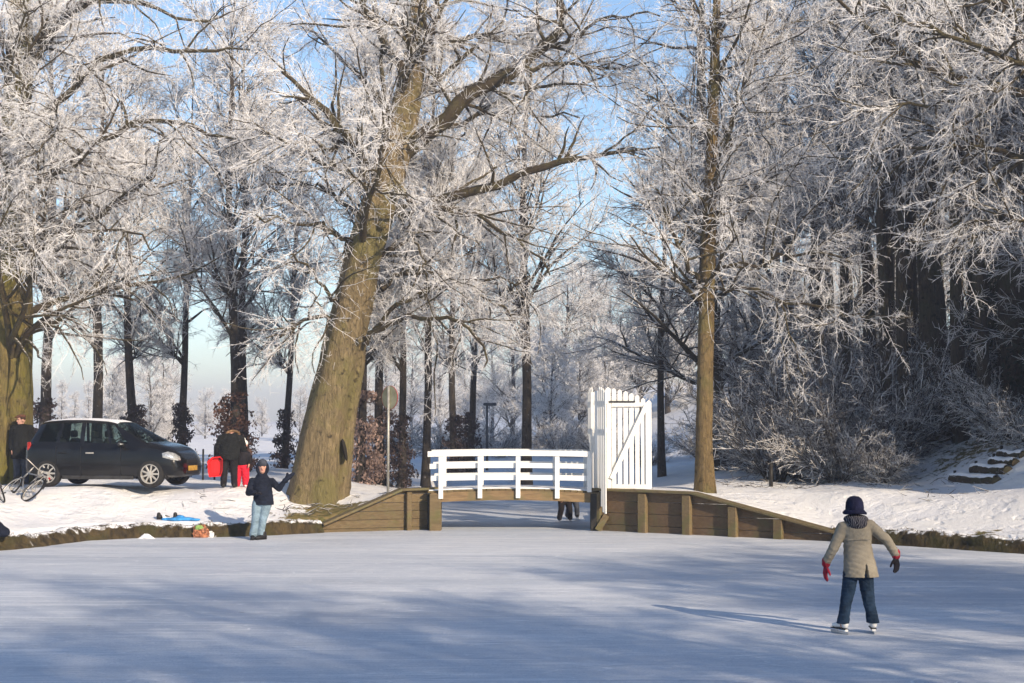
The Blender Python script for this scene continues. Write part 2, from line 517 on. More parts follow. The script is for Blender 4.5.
def build_ground():
    def axis(lo, hi, step, far):
        mid = np.arange(lo, hi + 1e-6, step)
        g = [step]
        left, right = [], []
        x, s = hi, step
        while x < far: s *= 1.18; x += s; right.append(x)
        x, s = lo, step
        while x > -far: s *= 1.18; x -= s; left.append(x)
        return np.array(left[::-1] + list(mid) + right)
    xs, ys = axis(-17, 17, 0.2, 1600), axis(26, 48, 0.2, 1800)
    X, Y = np.meshgrid(xs, ys)
    d = sdist(X, Y)
    top = land_top(X, Y, d)
    # a step down under the ice just behind the edging
    k = np.clip((d - 0.10) / 0.2, 0, 1)
    Z = -0.35 + (top + 0.35) * k
    V = np.stack([X, Y, Z], -1).reshape(-1, 3)
    ny, nx = X.shape
    i = np.arange(ny * nx).reshape(ny, nx)
    Q = np.stack([i[:-1, :-1], i[:-1, 1:], i[1:, 1:], i[1:, :-1]], -1).reshape(-1, 4)
    o = mesh_np('ground', V, Q, M['snow'])
    o['kind'] = 'structure'
    px, py = project(V)
    x, y = V[:, 0], V[:, 1]
    def patch(pxx, pyy, rx, ry, z=0.6, a=1.0):
        c = G(pxx, pyy, z)
        return a * np.exp(-((x - c.x) / rx) ** 2 - ((y - c.y) / ry) ** 2)
    bare = patch(310, 514, 0.9, 0.5) * 0.85 + patch(338, 505, 0.6, 0.9) * 0.7 + patch(300, 492, 0.8, 0.6, .9) * 0.7 + patch(345, 521, 1.2, .5, .4) * .8
    bare += patch(365, 508, 0.9, 0.6, .7, .75) + patch(330, 490, 1.0, 0.5, .9, .8)
    bare += patch(1003, 515, 0.55, 0.35, .8, 0.95) + patch(965, 508, 1.2, 0.5, .8, .5) + patch(930, 470, 1.0, .8, 1.0, .5) + patch(1000, 470, 1.6, 2.2, 1.3, .42)
    bare += patch(985, 455, 2.2, 2.6, 1.9, .40)
    wood = sstep((x - 7.5) / 2.5) * sstep((y - 35) / 3) * 0.32
    crumbs = np.clip(np.exp(-((x + 6) / 6) ** 2 - ((y - 34) / 4) ** 2) * 0.5 + bare * 1.5 + wood * 2, 0, 1)
    bare = np.clip(bare + wood, 0, 1)
    ca = o.data.color_attributes.new('bare', 'FLOAT_COLOR', 'POINT')
    ca.data.foreach_set('color', np.stack([bare, crumbs, 0 * bare, 0 * bare + 1], -1).astype(np.float32).ravel())
    return o
build_ground()

def build_ice():
    xs = np.concatenate([np.linspace(-70, -20, 8)[:-1], np.linspace(-20, 20, 41), np.linspace(20, 70, 8)[1:]])
    ys = np.linspace(1, 66, 66)
    X, Y = np.meshgrid(xs, ys)
    V = np.stack([X, Y, 0 * X], -1).reshape(-1, 3)
    ny, nx = X.shape
    i = np.arange(ny * nx).reshape(ny, nx)
    Q = np.stack([i[:-1, :-1], i[:-1, 1:], i[1:, 1:], i[1:, :-1]], -1).reshape(-1, 4)
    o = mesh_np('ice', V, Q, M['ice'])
    o['kind'] = 'structure'
build_ice()

def resample(pts, step):
    pts = np.array(pts, float)
    s = np.concatenate([[0], np.cumsum(np.linalg.norm(np.diff(pts, axis=0), axis=1))])
    n = max(2, int(s[-1] / step))
    u = np.linspace(0, s[-1], n)
    return np.stack([np.interp(u, s, pts[:, k]) for k in range(pts.shape[1])], -1)

def build_edging(name, pts, label, seed):
    """low mossy earth edge between the bank and the ice, with grass hanging over it"""
    rs = np.random.RandomState(seed)
    L = resample(pts, 0.09)
    T = np.gradient(L, axis=0); T /= np.linalg.norm(T, axis=1, keepdims=True)
    Nn = np.stack([-T[:, 1], T[:, 0]], -1)                       # pointing to land when walking left to right
    n = len(L)
    def walk(amp, sm):
        v = rs.randn(n + sm)
        v = np.convolve(v, np.ones(sm) / sm, 'same')[:n] * math.sqrt(sm)
        return v * amp
    top = 0.25 + walk(0.02, 4) + walk(0.018, 20)
    prof = [(-0.16, -0.06), (-0.13, 0.03), (-0.07, 0.10), (-0.05, 0.17), (0.0, 0.23), (0.09, 0.265), (0.25, 0.275), (0.5, 0.22)]
    V = []
    for j, (o_, z) in enumerate(prof):
        off = o_ + walk(0.022, 3) + walk(0.02, 12) * (1.0 if j < 6 else 0)
        zz = z * (top / 0.25) if z > 0 else np.full(n, z)
        V.append(np.concatenate([L + Nn * off[:, None], zz[:, None]], 1))
    V = np.stack(V, 1)
    k = len(prof)
    i = np.arange(n * k).reshape(n, k)
    Q = np.stack([i[:-1, :-1], i[1:, :-1], i[1:, 1:], i[:-1, 1:]], -1).reshape(-1, 4)
    e = mesh_np(name, V.reshape(-1, 3), Q, M['earth'])
    tag(e, label, 'bank edge')
    # hanging dead grass
    m = int(n * 2.5)
    q = rs.randint(0, n, m)
    base = np.concatenate([L[q] + Nn[q] * rs.uniform(-0.04, 0.12, m)[:, None], (top[q] + rs.uniform(-0.06, 0.02, m))[:, None]], 1)
    dirv = np.concatenate([-Nn[q] * rs.uniform(0.2, 1.0, m)[:, None] + T[q] * rs.uniform(-0.5, 0.5, m)[:, None], rs.uniform(0.1, 0.7, m)[:, None]], 1)
    l = rs.uniform(0.05, 0.14, m)[:, None]
    p1 = base + dirv * l * 0.6
    p2 = p1 + (dirv * [1, 1, 0] + np.stack([0 * l[:, 0], 0 * l[:, 0], -rs.uniform(0.6, 1.6, m)], -1)) * l * 0.7
    Pn = np.stack([base, p1, p2], 1)
    Rn = np.tile(np.array([0.006, 0.005, 0.001]), (m, 1))
    v, qd = tubes_np([(Pn, Rn, 3)])
    g = mesh_np('hanging_grass', v, qd, M['dead_grass'], e)
    g['kind'] = 'stuff'
build_edging('bank_edge', left_shore[1:] , 'low mossy earth edge of the left bank between snow and ice', 3)
build_edging('bank_edge', [tuple(rw[-1] + (rw[-1] - rw[-2]) * -0.03)] + right_shore[:-1], 'low dark earth edge of the right bank behind the skater', 4)

# ------------------------------------------------------------------ timber wing walls
def clip_poly(poly, a, b):
    """keep what lies below the line a-b (a left of b) in wall coordinates (s,z)"""
    out = []
    f = lambda p: (b[0] - a[0]) * (p[1] - a[1]) - (b[1] - a[1]) * (p[0] - a[0])
    for i, p in enumerate(poly):
        q = poly[(i + 1) % len(poly)]
        fp, fq = f(p), f(q)
        if fp <= 0: out.append(p)
        if (fp < 0 < fq) or (fq < 0 < fp):
            t_ = fp / (fp - fq)
            out.append((p[0] + (q[0] - p[0]) * t_, p[1] + (q[1] - p[1]) * t_))
    return out

def wing_wall(name, a, b, top, posts, label, plank_h, m_plank, nose=0.02):
    """a,b ground points (left to right), top: polyline (s,z) in wall coordinates"""
    a, b = Vector((a[0], a[1], 0)), Vector((b[0], b[1], 0))
    d = (b - a).normalized(); nrm = Vector((d.y, -d.x, 0))         # towards the pond
    W = empty(name, a, 0, label, 'wall')
    rnd = random.Random(len(label))
    def pt(s, z, o): return d * s + nrm * o + Vector((0, 0, z))
    smax = (b - a).length
    z = -0.12
    while z < max(t_[1] for t_ in top):
        poly = [(0, z + 0.004), (smax, z + 0.004), (smax, z + plank_h - 0.006), (0, z + plank_h - 0.006)]
        for t0, t1 in zip(top[:-1], top[1:]):
            poly = clip_poly(poly, t0, t1)
            if len(poly) < 3: break
        if len(poly) >= 3:
            bm = bmesh.new()
            o0 = rnd.uniform(-0.008, 0.008)
            f = [bm.verts.new(pt(s, zz, o0)) for s, zz in poly]; g = [bm.verts.new(pt(s, zz, o0 - 0.06)) for s, zz in poly]
            bm.faces.new(f); bm.faces.new(g[::-1])
            for i in range(len(f)):
                bm.faces.new((f[i], g[i], g[(i + 1) % len(f)], f[(i + 1) % len(f)]))
            bm_obj('plank', bm, m_plank, W)
        z += plank_h
    def ztop(s): return float(np.interp(s, [t_[0] for t_ in top], [t_[1] for t_ in top]))
    for s, w in posts:
        h = ztop(s) - 0.035
        box('post', pt(s, (h - 0.15) / 2, 0.075), (w, 0.13, h + 0.15), M['timber'], W, rot=Matrix.Rotation(math.atan2(d.y, d.x), 3, 'Z'), bev=0.012)
    for t0, t1 in zip(top[:-1], top[1:]):
        p0, p1 = pt(t0[0], t0[1] + 0.02, -0.02), pt(t1[0], t1[1] + 0.02, -0.02)
        beam('cap_board', p0, p1, 0.34, 0.055, M['cap'], W, bev=0.008)
    return W

smL = (lw1 - lw0).length
sL = smL * 0.66
wing_wall('timber_wall', lw0, lw1, [(0, 0.16), (sL, DECK - 0.02), (smL + 0.02, DECK - 0.005)], [(smL - 0.1, 0.2), (smL * 0.72, 0.12)],
          'sloping olive timber retaining wall at the left end of the bridge', 0.19, M['timber'])
def s_of(px, py, a, b):
    p = Vector(xy(G(px, py))); d = (Vector(b) - Vector(a)).normalized()
    return (p - Vector(a)).dot(d)
ra, rb = rw[0], rw[-1]
smR = (rb - ra).length
rtop = [(-0.02, DECK - 0.01), (s_of(690, 535.3, ra, rb), DECK - 0.03), (smR + 0.25, 0.12)]
wing_wall('timber_wall', ra, rb, rtop, [(0.14, 0.2)] + [(s_of(px, py, ra, rb), 0.2) for px, py in ((641, 533), (686, 535), (733, 537), (779, 539))],
          'long brown timber retaining wall sloping down right of the white gate', 0.27, M['timber_dark'])

# ------------------------------------------------------------------ white footbridge and gate
BY0, BY1 = 34.55, 36.1
def bx_(px, Y=BY0): return P(px, 450, Y).x
def bz_(py, Y=BY0): return P(512, py, Y).z
def arch(x):                       # camber of the bridge
    t_ = (x + 0.05) / 1.9
    return 0.06 * (1 - t_ * t_)

def build_bridge():
    B = empty('footbridge', (0, (BY0 + BY1) / 2, 0), 0, 'low white railed wooden footbridge over the frozen channel', 'bridge')
    oy = -(BY0 + BY1) / 2
    L = lambda x, y, z: Vector((x, y + oy, z))
    x0, x1 = bx_(428), bx_(597)
    # deck planks
    n = 26
    for i in range(n):
        xa = x0 + (x1 - x0) * i / n; xb = x0 + (x1 - x0) * (i + 1) / n - 0.012
        z = DECK - 0.055 + arch((xa + xb) / 2)
        box('deck_plank', L((xa + xb) / 2, (BY0 + BY1) / 2, z), (xb - xa, BY1 - BY0, 0.045), M['timber'], B)
    # trodden snow left on the deck
    xs = np.linspace(x0 + 0.02, x1 - 0.02, 40)
    bm = bmesh.new()
    rows = []
    rnd = random.Random(2)
    for x in xs:
        e = rnd.uniform(0, 0.02)
        z = DECK - 0.033 + arch(x)
        rows.append([bm.verts.new(L(x, y, zz)) for y, zz in ((BY0 + 0.03 + e, z), (BY0 + 0.05 + e, z + 0.022), ((BY0 + BY1) / 2, z + 0.03), (BY1 - 0.05 - e, z + 0.022), (BY1 - 0.03 - e, z))])
    for a, b in zip(rows[:-1], rows[1:]):
        for k in range(4): bm.faces.new((a[k], a[k + 1], b[k + 1], b[k]))
    bm_obj('deck_snow', bm, M['snow_plain'], B, smooth=True)
    # fascia beams and bearers
    for nm, y, dy, h, m in (('fascia_beam', BY0, 0.09, 0.215, M['fascia']), ('fascia_beam', BY1, 0.09, 0.26, M['timber']), ('bearer', (BY0 + BY1) / 2, 0.14, 0.2, M['blackish_timber'])):
        seg = np.linspace(bx_(431), bx_(593), 13)
        bm = bmesh.new(); rows = []
        for x in seg:
            z = DECK - 0.08 + arch(x)
            rows.append([bm.verts.new(L(x, y + a, z + b)) for a, b in ((-dy / 2, -h), (dy / 2, -h), (dy / 2, 0), (-dy / 2, 0))])
        for a, b in zip(rows[:-1], rows[1:]):
            for k in range(4): bm.faces.new((a[k], a[(k + 1) % 4], b[(k + 1) % 4], b[k]))
        bm.faces.new(rows[0]); bm.faces.new(rows[-1][::-1])
        bm_obj(nm, bm, m, B)
    # railings
    pxs = (441, 480, 518, 557, 589)
    for side, Y in ((-1, BY0 - 0.075), (1, BY1 + 0.075)):
        for i, px in enumerate(pxs):
            x = bx_(px)
            zb = bz_(499) + arch(x) * 0.4 if i < 4 else DECK - 0.05
            if side > 0: zb = DECK - 0.35 + arch(x)
            zt = bz_(453.5) + arch(x) * 0.4
            box('rail_post', L(x, Y, (zb + zt) / 2), (0.105, 0.075, zt - zb), M['white_paint'], B, bev=0.006)
        xa, xb = bx_(428), bx_(590)
        for (pyc, hh, dep, dx) in ((453.2, 0.125, 0.12, 0.0), (465.6, 0.115, 0.035, 0.04), (477.6, 0.115, 0.035, 0.07)):
            zc = bz_(pyc + 0.8)
            seg = np.linspace(xa + dx, xb, 9)
            bm = bmesh.new(); rows = []
            yoff = Y if dep > 0.1 else Y + side * -0.058
            for x in seg:
                z = zc + arch(x) * 0.4
                rows.append([bm.verts.new(L(x, yoff + a, z + b)) for a, b in ((-dep / 2, -hh / 2), (dep / 2, -hh / 2), (dep / 2, hh / 2), (-dep / 2, hh / 2))])
            for a, b in zip(rows[:-1], rows[1:]):
                for k in range(4): bm.faces.new((a[k], a[(k + 1) % 4], b[(k + 1) % 4], b[k]))
            bm.faces.new(rows[0]); bm.faces.new(rows[-1][::-1])
            bm_obj('handrail' if dep > 0.1 else 'rail', bm, M['white_paint'], B)
    # abutment piles
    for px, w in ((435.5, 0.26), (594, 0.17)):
        box('abutment_pile', L(bx_(px), BY0 + 0.06, 0.34), (w, 0.3, 1.0), M['timber'] if px < 500 else M['blackish_timber'], B, bev=0.01)
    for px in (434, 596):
        box('abutment_wall', L(bx_(px) + (-.1 if px < 500 else .1), (BY0 + BY1) / 2 + 0.15, 0.33), (0.12, BY1 - BY0, 0.92), M['blackish_timber'], B)
    # diagonal strut at the right foot
    beam('strut', L(bx_(597), BY0 - 0.12, 0.02), L(bx_(606), BY0 - 0.12, 0.36), 0.12, 0.14, M['timber'], B)
build_bridge()

def picket(name, x, y, zb, zt, w, th, parent, along, rnd):
    """white picket with a pointed head; along = unit direction of its width"""
    a = Vector((along[0], along[1], 0)); nrm = Vector((-a.y, a.x, 0))
    bm = bmesh.new()
    prof = [(-w / 2, zb), (w / 2, zb), (w / 2, zt - w * 0.45), (0.0, zt), (-w / 2, zt - w * 0.45)]
    f = [bm.verts.new(a * s + nrm * th / 2 + Vector((0, 0, z))) for s, z in prof]
    g = [bm.verts.new(a * s - nrm * th / 2 + Vector((0, 0, z))) for s, z in prof]
    bm.faces.new(f); bm.faces.new(g[::-1])
    for i in range(5): bm.faces.new((f[i], g[i], g[(i + 1) % 5], f[(i + 1) % 5]))
    return bm_obj(name, bm, M['white_paint'], parent, loc=(x, y, 0))

def build_gate():
    rnd = random.Random(5)
    Y = 34.62
    org = Vector((P(607, 450, Y).x, Y, 0))
    Gt = empty('picket_gate', org, 0, 'tall white picket gate with diagonal brace standing open at the bridge end', 'gate')
    xl, xr = 0.0, P(650.5, 450, Y).x - org.x
    zb, ztl, ztr = P(600, 489, Y).z, P(600, 388.5, Y).z, P(600, 400.5, Y).z
    def top(x):
        t_ = (x - xl) / (xr - xl)
        return ztl + 0.04 - (ztl - ztr + 0.04) * (0.55 * t_ + 0.45 * t_ * t_) + rnd.uniform(-.012, .012)
    n = 8
    for i in range(n):
        x = xl + 0.03 + (xr - xl - 0.06) * i / (n - 1)
        picket('picket', x, 0.03, zb + 0.02, top(x), 0.098 if 0 < i < n - 1 else 0.115, 0.022, Gt, (1, 0), rnd)
    zr1, zr0 = P(600, 404.5, Y).z, P(600, 486.5, Y).z
    box('stile', (xl + 0.05, -0.005, (zb + zr1) / 2 + .03), (0.1, 0.04, zr1 - zb + 0.06), M['white_paint'], Gt)
    box('stile', (xr - 0.05, -0.005, (zb + ztr) / 2 - 0.03), (0.12, 0.04, ztr - zb - 0.06), M['white_paint'], Gt)
    box('crossbar', ((xl + xr) / 2, -0.012, zr1), (xr - xl - 0.22, 0.045, 0.095), M['white_paint'], Gt)
    box('crossbar', ((xl + xr) / 2, -0.012, zr0), (xr - xl - 0.22, 0.045, 0.095), M['white_paint'], Gt)
    beam('diagonal_brace', (xl + 0.1, -0.055, zr0 + 0.18), (xr - 0.1, -0.055, zr1 - 0.03), 0.035, 0.1, M['white_paint'], Gt)
    shade_m = plain('strip_shade', (0.03, 0.028, 0.027), 0.5, 0.3)
    for z in (zr1 + 0.065, zr0 - 0.065):  # dark strips put in for the shadow lines along the crossbars
        box('shadow_strip', (xl + 0.33, -0.05, z), (0.64, 0.03, 0.035), shade_m, Gt)
    # screen with wings hanging out past both sides of the bridge
    S = empty('picket_screen', (2.05, 34.9, 0), 0, 'narrow white picket screen seen edge on, hanging beside the gate over the abutment', 'fence')
    p0, p1 = Vector((P(605, 450, 34.0).x, 34.0)), Vector((P(588.5, 450, 36.9).x, 36.9))
    d = (p1 - p0); Ls = d.length; d.normalize()
    o2 = Vector((2.05, 34.9))
    q0, q1 = Vector((P(605.2, 450, 34.0).x, 34.0)), Vector((P(598.3, 450, 34.72).x, 34.72))
    dq = q1 - q0; Lq = dq.length; dq.normalize()
    for f_, b, t_ in ((0.0, 0.42, 3.20), (0.27, 0.44, 3.25), (0.54, 0.56, 3.28), (0.81, 0.62, 3.30)):
        p = q0 + dq * Lq * f_ - o2
        picket('picket', p.x, p.y, b, t_, 0.15, 0.025, S, (dq.x, dq.y), rnd)
    for s, b, t_ in ((Ls, 2.14, 3.22), (Ls - 0.17, 1.98, 3.27), (Ls - 0.34, 1.75, 3.30), (Ls - 0.51, 1.2, 3.31), (Ls - 0.68, 0.95, 3.32)):
        p = p0 + d * s - o2
        picket('picket', p.x, p.y, b, t_, 0.12, 0.025, S, (d.x, d.y), rnd)
    for z in (2.3, 2.95):
        a, b = q0 - dq * .04 - o2, q1 + dq * .04 - o2
        beam('crossbar', (a.x + 0.045, a.y, z), (b.x + 0.045, b.y, z), 0.05, 0.09, M['white_paint'], S)
        a, b = p0 + d * (Ls - .95) - o2, p0 + d * (Ls + .05) - o2
        beam('crossbar', (a.x + 0.045, a.y, z), (b.x + 0.045, b.y, z), 0.05, 0.09, M['white_paint'], S)
    for p in (q1 + dq * .06 - o2, p0 + d * (Ls - 0.86) - o2):
        box('gate_post', (p.x + 0.01, p.y, (DECK + 3.2) / 2 - 0.1), (0.15, 0.15, 3.2 - DECK + 0.2), M['white_paint'], S, bev=0.01)
build_gate()

# ------------------------------------------------------------------ trees
def unit(v): return v / (np.linalg.norm(v, axis=-1, keepdims=True) + 1e-9)

def grow(rs, PP, RR, N, t0, t1, ang, asd, L, Lsd, K, curv, trop, ratio, rcap, rtip, fall=0.6, up=0.0, flat=1.0, weight=None, rel=None, tpow=1.0):
    """N children spread over the parent polylines PP (n,K,3), RR (n,K)"""
    n, k, _ = PP.shape
    seg = np.linalg.norm(np.diff(PP, axis=1), axis=2)
    ln = seg.sum(1)
    w = ln.copy() if weight is None else ln * weight
    par = rs.choice(n, N, p=w / w.sum())
    t = t0 + (t1 - t0) * rs.rand(N) ** tpow
    f = t * (k - 1); i = np.minimum(f.astype(int), k - 2); u = (f - i)[:, None]
    a, b = PP[par, i], PP[par, i + 1]
    pos = a + (b - a) * u
    tan = unit(b - a)
    pr = RR[par, i] * (1 - u[:, 0]) + RR[par, i + 1] * u[:, 0]
    rnd = unit(rs.randn(N, 3))
    perp = unit(np.cross(tan, rnd))
    th = np.radians(ang + asd * rs.randn(N))[:, None]
    d = tan * np.cos(th) + perp * np.sin(th)
    d[:, 2] = d[:, 2] * flat + up
    d = unit(d)
    base = L if rel is None else ln[par] * rel
    length = base * (1 - fall * (t - t0) / (t1 - t0 + 1e-6)) * np.clip(1 + Lsd * rs.randn(N), 0.35, 1.9)
    step = (length / (K - 1))[:, None]
    P_ = np.empty((N, K, 3)); P_[:, 0] = pos
    for j in range(1, K):
        d = d + curv * rs.randn(N, 3)
        d[:, 2] += trop
        d = unit(d)
        P_[:, j] = P_[:, j - 1] + d * step
    r0 = np.minimum(pr * ratio, rcap)
    r0 = np.maximum(r0, rtip)
    tt = np.linspace(0, 1, K)[None, :]
    R_ = r0[:, None] * (1 - tt) + rtip * tt
    return P_, R_

def smooth_line(pts, K):
    """Catmull-Rom through pts, K samples"""
    p = np.array(pts, float)
    p = np.vstack([2 * p[0] - p[1], p, 2 * p[-1] - p[-2]])
    n = len(p) - 3
    u = np.linspace(0, n - 1e-6, K); i = u.astype(int); t = (u - i)[:, None]
    a, b, c, d = p[i], p[i + 1], p[i + 2], p[i + 3]
    return 0.5 * (2 * b + (c - a) * t + (2 * a - 5 * b + 4 * c - d) * t ** 2 + (3 * b - a - 3 * c + d) * t ** 3)

def trunk_mesh(name, line, rad, mat_, parent, seed, S=26, flare=0.5, lobes=5, rough=0.07, org=None, sink=0.0):
    """one thick stem with a buttressed foot and an uneven bark outline"""
    rs = np.random.RandomState(seed)
    line = np.array(line); rad = np.array(rad)
    K = len(line)
    a = np.arange(S) * 2 * math.pi / S
    z = line[:, 2] - line[0, 2] - sink
    ph = rs.uniform(0, 6.28, 4)
    foot = np.exp(-np.maximum(z, 0) / 0.5)
    prof = 1 + flare * foot[:, None] * (0.55 + 0.45 * np.cos(lobes * a[None, :] + ph[0])) \
        + rough * np.cos(3 * a[None, :] + ph[1] + 0.35 * z[:, None]) + rough * 0.7 * np.cos(5 * a[None, :] + ph[2] - 0.5 * z[:, None]) \
        + 0.03 * rs.randn(K, S)
    T = np.gradient(line, axis=0); T = unit(T)
    A = unit(np.cross(T, np.array([0, 1.0, 0]))); B = np.cross(T, A)
    V = line[:, None, :] + (rad[:, None] * prof)[..., None] * (np.cos(a)[None, :, None] * A[:, None, :] + np.sin(a)[None, :, None] * B[:, None, :])
    V = V.reshape(-1, 3)
    if org is not None: V = V - np.array(org)
    i = np.arange(K * S).reshape(K, S)
    j = np.roll(i, -1, 1)
    Q = np.stack([i[:-1], j[:-1], j[1:], i[1:]], -1).reshape(-1, 4)
    return mesh_np(name, V, Q, mat_, parent)

def view_weight(PP, lo=0.12):
    """thin out what grows far outside the picture"""
    mid = PP[:, PP.shape[1] // 2]
    x, y = project(mid)
    inside = (x > -110) & (x < 1140) & (y > -90)
    return np.where(inside, 1.0, lo)

def big_tree(name, base, tl, tr, limbs, label, seed, bark, limb_mat, twig_mat, n_extra, n2, n3, n4, extra=None, flare=0.5, S=26, tw=(0.19, 0.0041), droop=-0.06, sink=0.0, stems=(), n_epi=300, clear=0.0, foot_y=None):
    """tl: trunk line (world points), limbs: list of (points, r0, r1)"""
    rs = np.random.RandomState(seed)
    org = np.array(base)
    T = empty(name, base, 0, label, 'tree')
    line = smooth_line(tl, 40)
    rad = np.interp(np.linspace(0, 1, 40), np.linspace(0, 1, len(tr)), tr)
    trunk_mesh('trunk', line, rad, bark, T, seed, S=S, flare=flare, org=org, sink=sink)
    for sl_, sr_ in stems:
        l2 = smooth_line(sl_, 30)
        trunk_mesh('side_stem', l2, np.interp(np.linspace(0, 1, 30), np.linspace(0, 1, len(sr_)), sr_), bark, T, seed + 5, S=18, flare=0.3, org=org, sink=sink)
    L1P, L1R = [], []
    for pts, r0, r1 in limbs:
        Lp = smooth_line(pts, 14)
        Lp[1:-1] += rs.randn(12, 3) * 0.05 + np.cumsum(rs.randn(12, 3) * 0.03, 0)
        r0 = r0 * 0.8
        L1P.append(Lp); L1R.append(r0 * (1 - np.linspace(0, 1, 14)) ** 0.8 * (1 - r1 / r0) + r1)
    if n_extra:
        e = dict(t0=0.32, t1=0.98, ang=62, asd=12, L=4.2, Lsd=0.25, K=14, curv=0.10, trop=0.02, ratio=0.5, rcap=0.11, rtip=0.015, fall=0.5, up=0.15)
        if extra: e.update(extra)
        EP, ER = grow(rs, line[None], rad[None], n_extra, **e)
        L1P += list(EP); L1R += list(ER)
    A, AR = np.array(L1P), np.array(L1R)
    for k_ in range(len(A)):
        v, q = tubes_np([(A[k_:k_ + 1] - org, AR[k_:k_ + 1], 8)])
        mesh_np('limb', v, q, limb_mat, T)
    Bp, Br = grow(rs, A, AR, n2, 0.12, 1.0, 48, 14, 2.2, 0.35, 8, 0.17, droop * 0.4, 0.65, 0.05, 0.010, fall=0.55, up=0.08, weight=view_weight(A, 0.3))
    Cp, Cr = grow(rs, np.concatenate([Bp]), np.concatenate([Br]), n3, 0.08, 1.0, 45, 14, 0.95, 0.35, 5, 0.18, droop, 0.6, 0.016, 0.006, fall=0.45, weight=view_weight(Bp))
    Cx, Cxr = grow(rs, A, AR, n3 // 6, 0.1, 1.0, 55, 16, 0.9, 0.35, 5, 0.18, droop, 0.5, 0.016, 0.006, fall=0.3, weight=view_weight(A, 0.3))
    Ce, Cer = grow(rs, line[None], rad[None], n_epi, 0.3, 0.8, 60, 20, 0.9, 0.35, 5, 0.18, droop, 0.03, 0.012, 0.005, fall=0.1, up=-0.1)
    Cp, Cr = np.concatenate([Cp, Cx, Ce]), np.concatenate([Cr, Cxr, Cer])
    Dp, Dr = grow(rs, Cp, Cr, n4, 0.05, 1.0, 48, 17, tw[0], 0.45, 2, 0.17, droop * 1.3, 0.9, tw[1], tw[1] * 0.55, fall=0.35, weight=view_weight(Cp))
    if clear > 0:
        tx, ty = project(line)
        o_ = np.argsort(ty)
        def keep(Q):
            m_ = Q[:, Q.shape[1] // 2]
            x_, y_ = project(m_)
            cx_ = np.interp(y_, ty[o_], tx[o_]); w_ = np.interp(y_, ty[o_], (rad * FPX / line[:, 1])[o_]) + 3
            inside = (np.abs(x_ - cx_) < w_) & (m_[:, 1] < line[0, 1]) & (y_ > -20) & (rs.rand(len(Q)) < clear)
            if foot_y: inside = inside & False | ((np.abs(x_ - cx_) < w_ + 8) & (y_ > foot_y))
            return ~inside
        kc, kd = keep(Cp), keep(Dp)
        Cp, Cr, Dp, Dr = Cp[kc], Cr[kc], Dp[kd], Dr[kd]
    v, q = tubes_np([(Bp - org, Br, 5)])
    mesh_np('branches', v, q, limb_mat, T)['kind'] = 'stuff'
    v, q = tubes_np([(Cp - org, np.maximum(Cr * 0.55, 0.0039), 3), (Dp - org, Dr, 3)])
    mesh_np('crown', v, q, twig_mat, T)['kind'] = 'stuff'
    return T

def V3(px, py, Y): return tuple(P(px, py, Y))

# --- the big leaning tree
YC = 36.0
zc = gz(P(318, 480, YC).x, YC) - 0.12
cb = P(318, 486, YC); cb.z = zc
ctl = [(cb.x - .12, YC, zc - .45), (cb.x - .06, YC, zc + .05), V3(323, 440, YC), V3(333, 395, YC), V3(347, 330, YC), V3(365, 250, YC), V3(389, 170, YC), V3(407, 100, YC + .1), V3(415, 50, YC + .15), V3(419, 0, YC + .2), V3(424, -80, YC + .3), V3(430, -180, YC + .3), V3(425, -330, YC + .3)]
ctr = [0.70, 0.60, 0.55, 0.50, 0.47, 0.43, 0.42, 0.33, 0.23, 0.19, 0.17, 0.12, 0.05]
cl = []
def limb(lst, pts, Y0, dY, r0, r1=0.018):
    """pixel polyline; depth runs from Y0 by dY along the limb"""
    n = len(pts)
    lst.append(([V3(px, py, Y0 + dY * i / (n - 1)) for i, (px, py) in enumerate(pts)], r0, r1))
limb(cl, [(398, 212), (425, 203), (480, 186), (537, 172), (575, 162), (611, 150), (660, 147)], YC, -1.6, 0.19)
limb(cl, [(398, 158), (443, 123), (470, 104), (504, 82), (540, 60), (560, 35), (556, -10), (566, -70)], YC, -0.8, 0.27, 0.06)
limb(cl, [(545, 50), (580, 36), (620, 20), (660, 16)], YC - .6, -1.0, 0.07)
limb(cl, [(520, 70), (560, 66), (610, 70), (650, 62)], YC - .5, -0.6, 0.08)
limb(cl, [(504, 82), (540, 88), (590, 88), (640, 80)], YC - .5, 1.2, 0.06)
limb(cl, [(408, 56), (447, 41), (504, 35), (540, 40), (575, 22)], YC, 1.2, 0.11)
limb(cl, [(440, 130), (470, 118), (520, 112), (580, 118)], YC - .2, 1.5, 0.09)
limb(cl, [(372, 200), (361, 178), (361, 164), (344, 138), (325, 115), (303, 94), (282, 72)], YC, -1.8, 0.22, 0.03)
limb(cl, [(346, 141), (335, 146), (322, 150), (300, 140), (270, 132), (250, 120)], YC - .6, -0.7, 0.08)
limb(cl, [(356, 160), (372, 146), (395, 142), (410, 150)], YC - .4, -1.6, 0.06)
limb(cl, [(370, 220), (345, 203), (328, 189), (290, 184), (250, 190)], YC, 1.4, 0.09)
limb(cl, [(362, 250), (340, 235), (320, 220), (280, 214), (256, 216)], YC, -1.7, 0.08)
limb(cl, [(350, 320), (325, 318), (300, 322), (285, 330), (266, 338)], YC, -1.5, 0.075)
limb(cl, [(352, 305), (332, 296), (318, 275), (308, 262), (290, 255)], YC, -1.9, 0.07)
limb(cl, [(366, 345), (390, 325), (424, 316), (455, 325), (475, 345), (484, 368)], YC - .2, -1.9, 0.085)
limb(cl, [(374, 330), (391, 308), (425, 288), (455, 279), (490, 272), (530, 275)], YC, -0.9, 0.08)
limb(cl, [(382, 290), (405, 272), (440, 272), (468, 283), (500, 302), (526, 320)], YC, 1.3, 0.075)
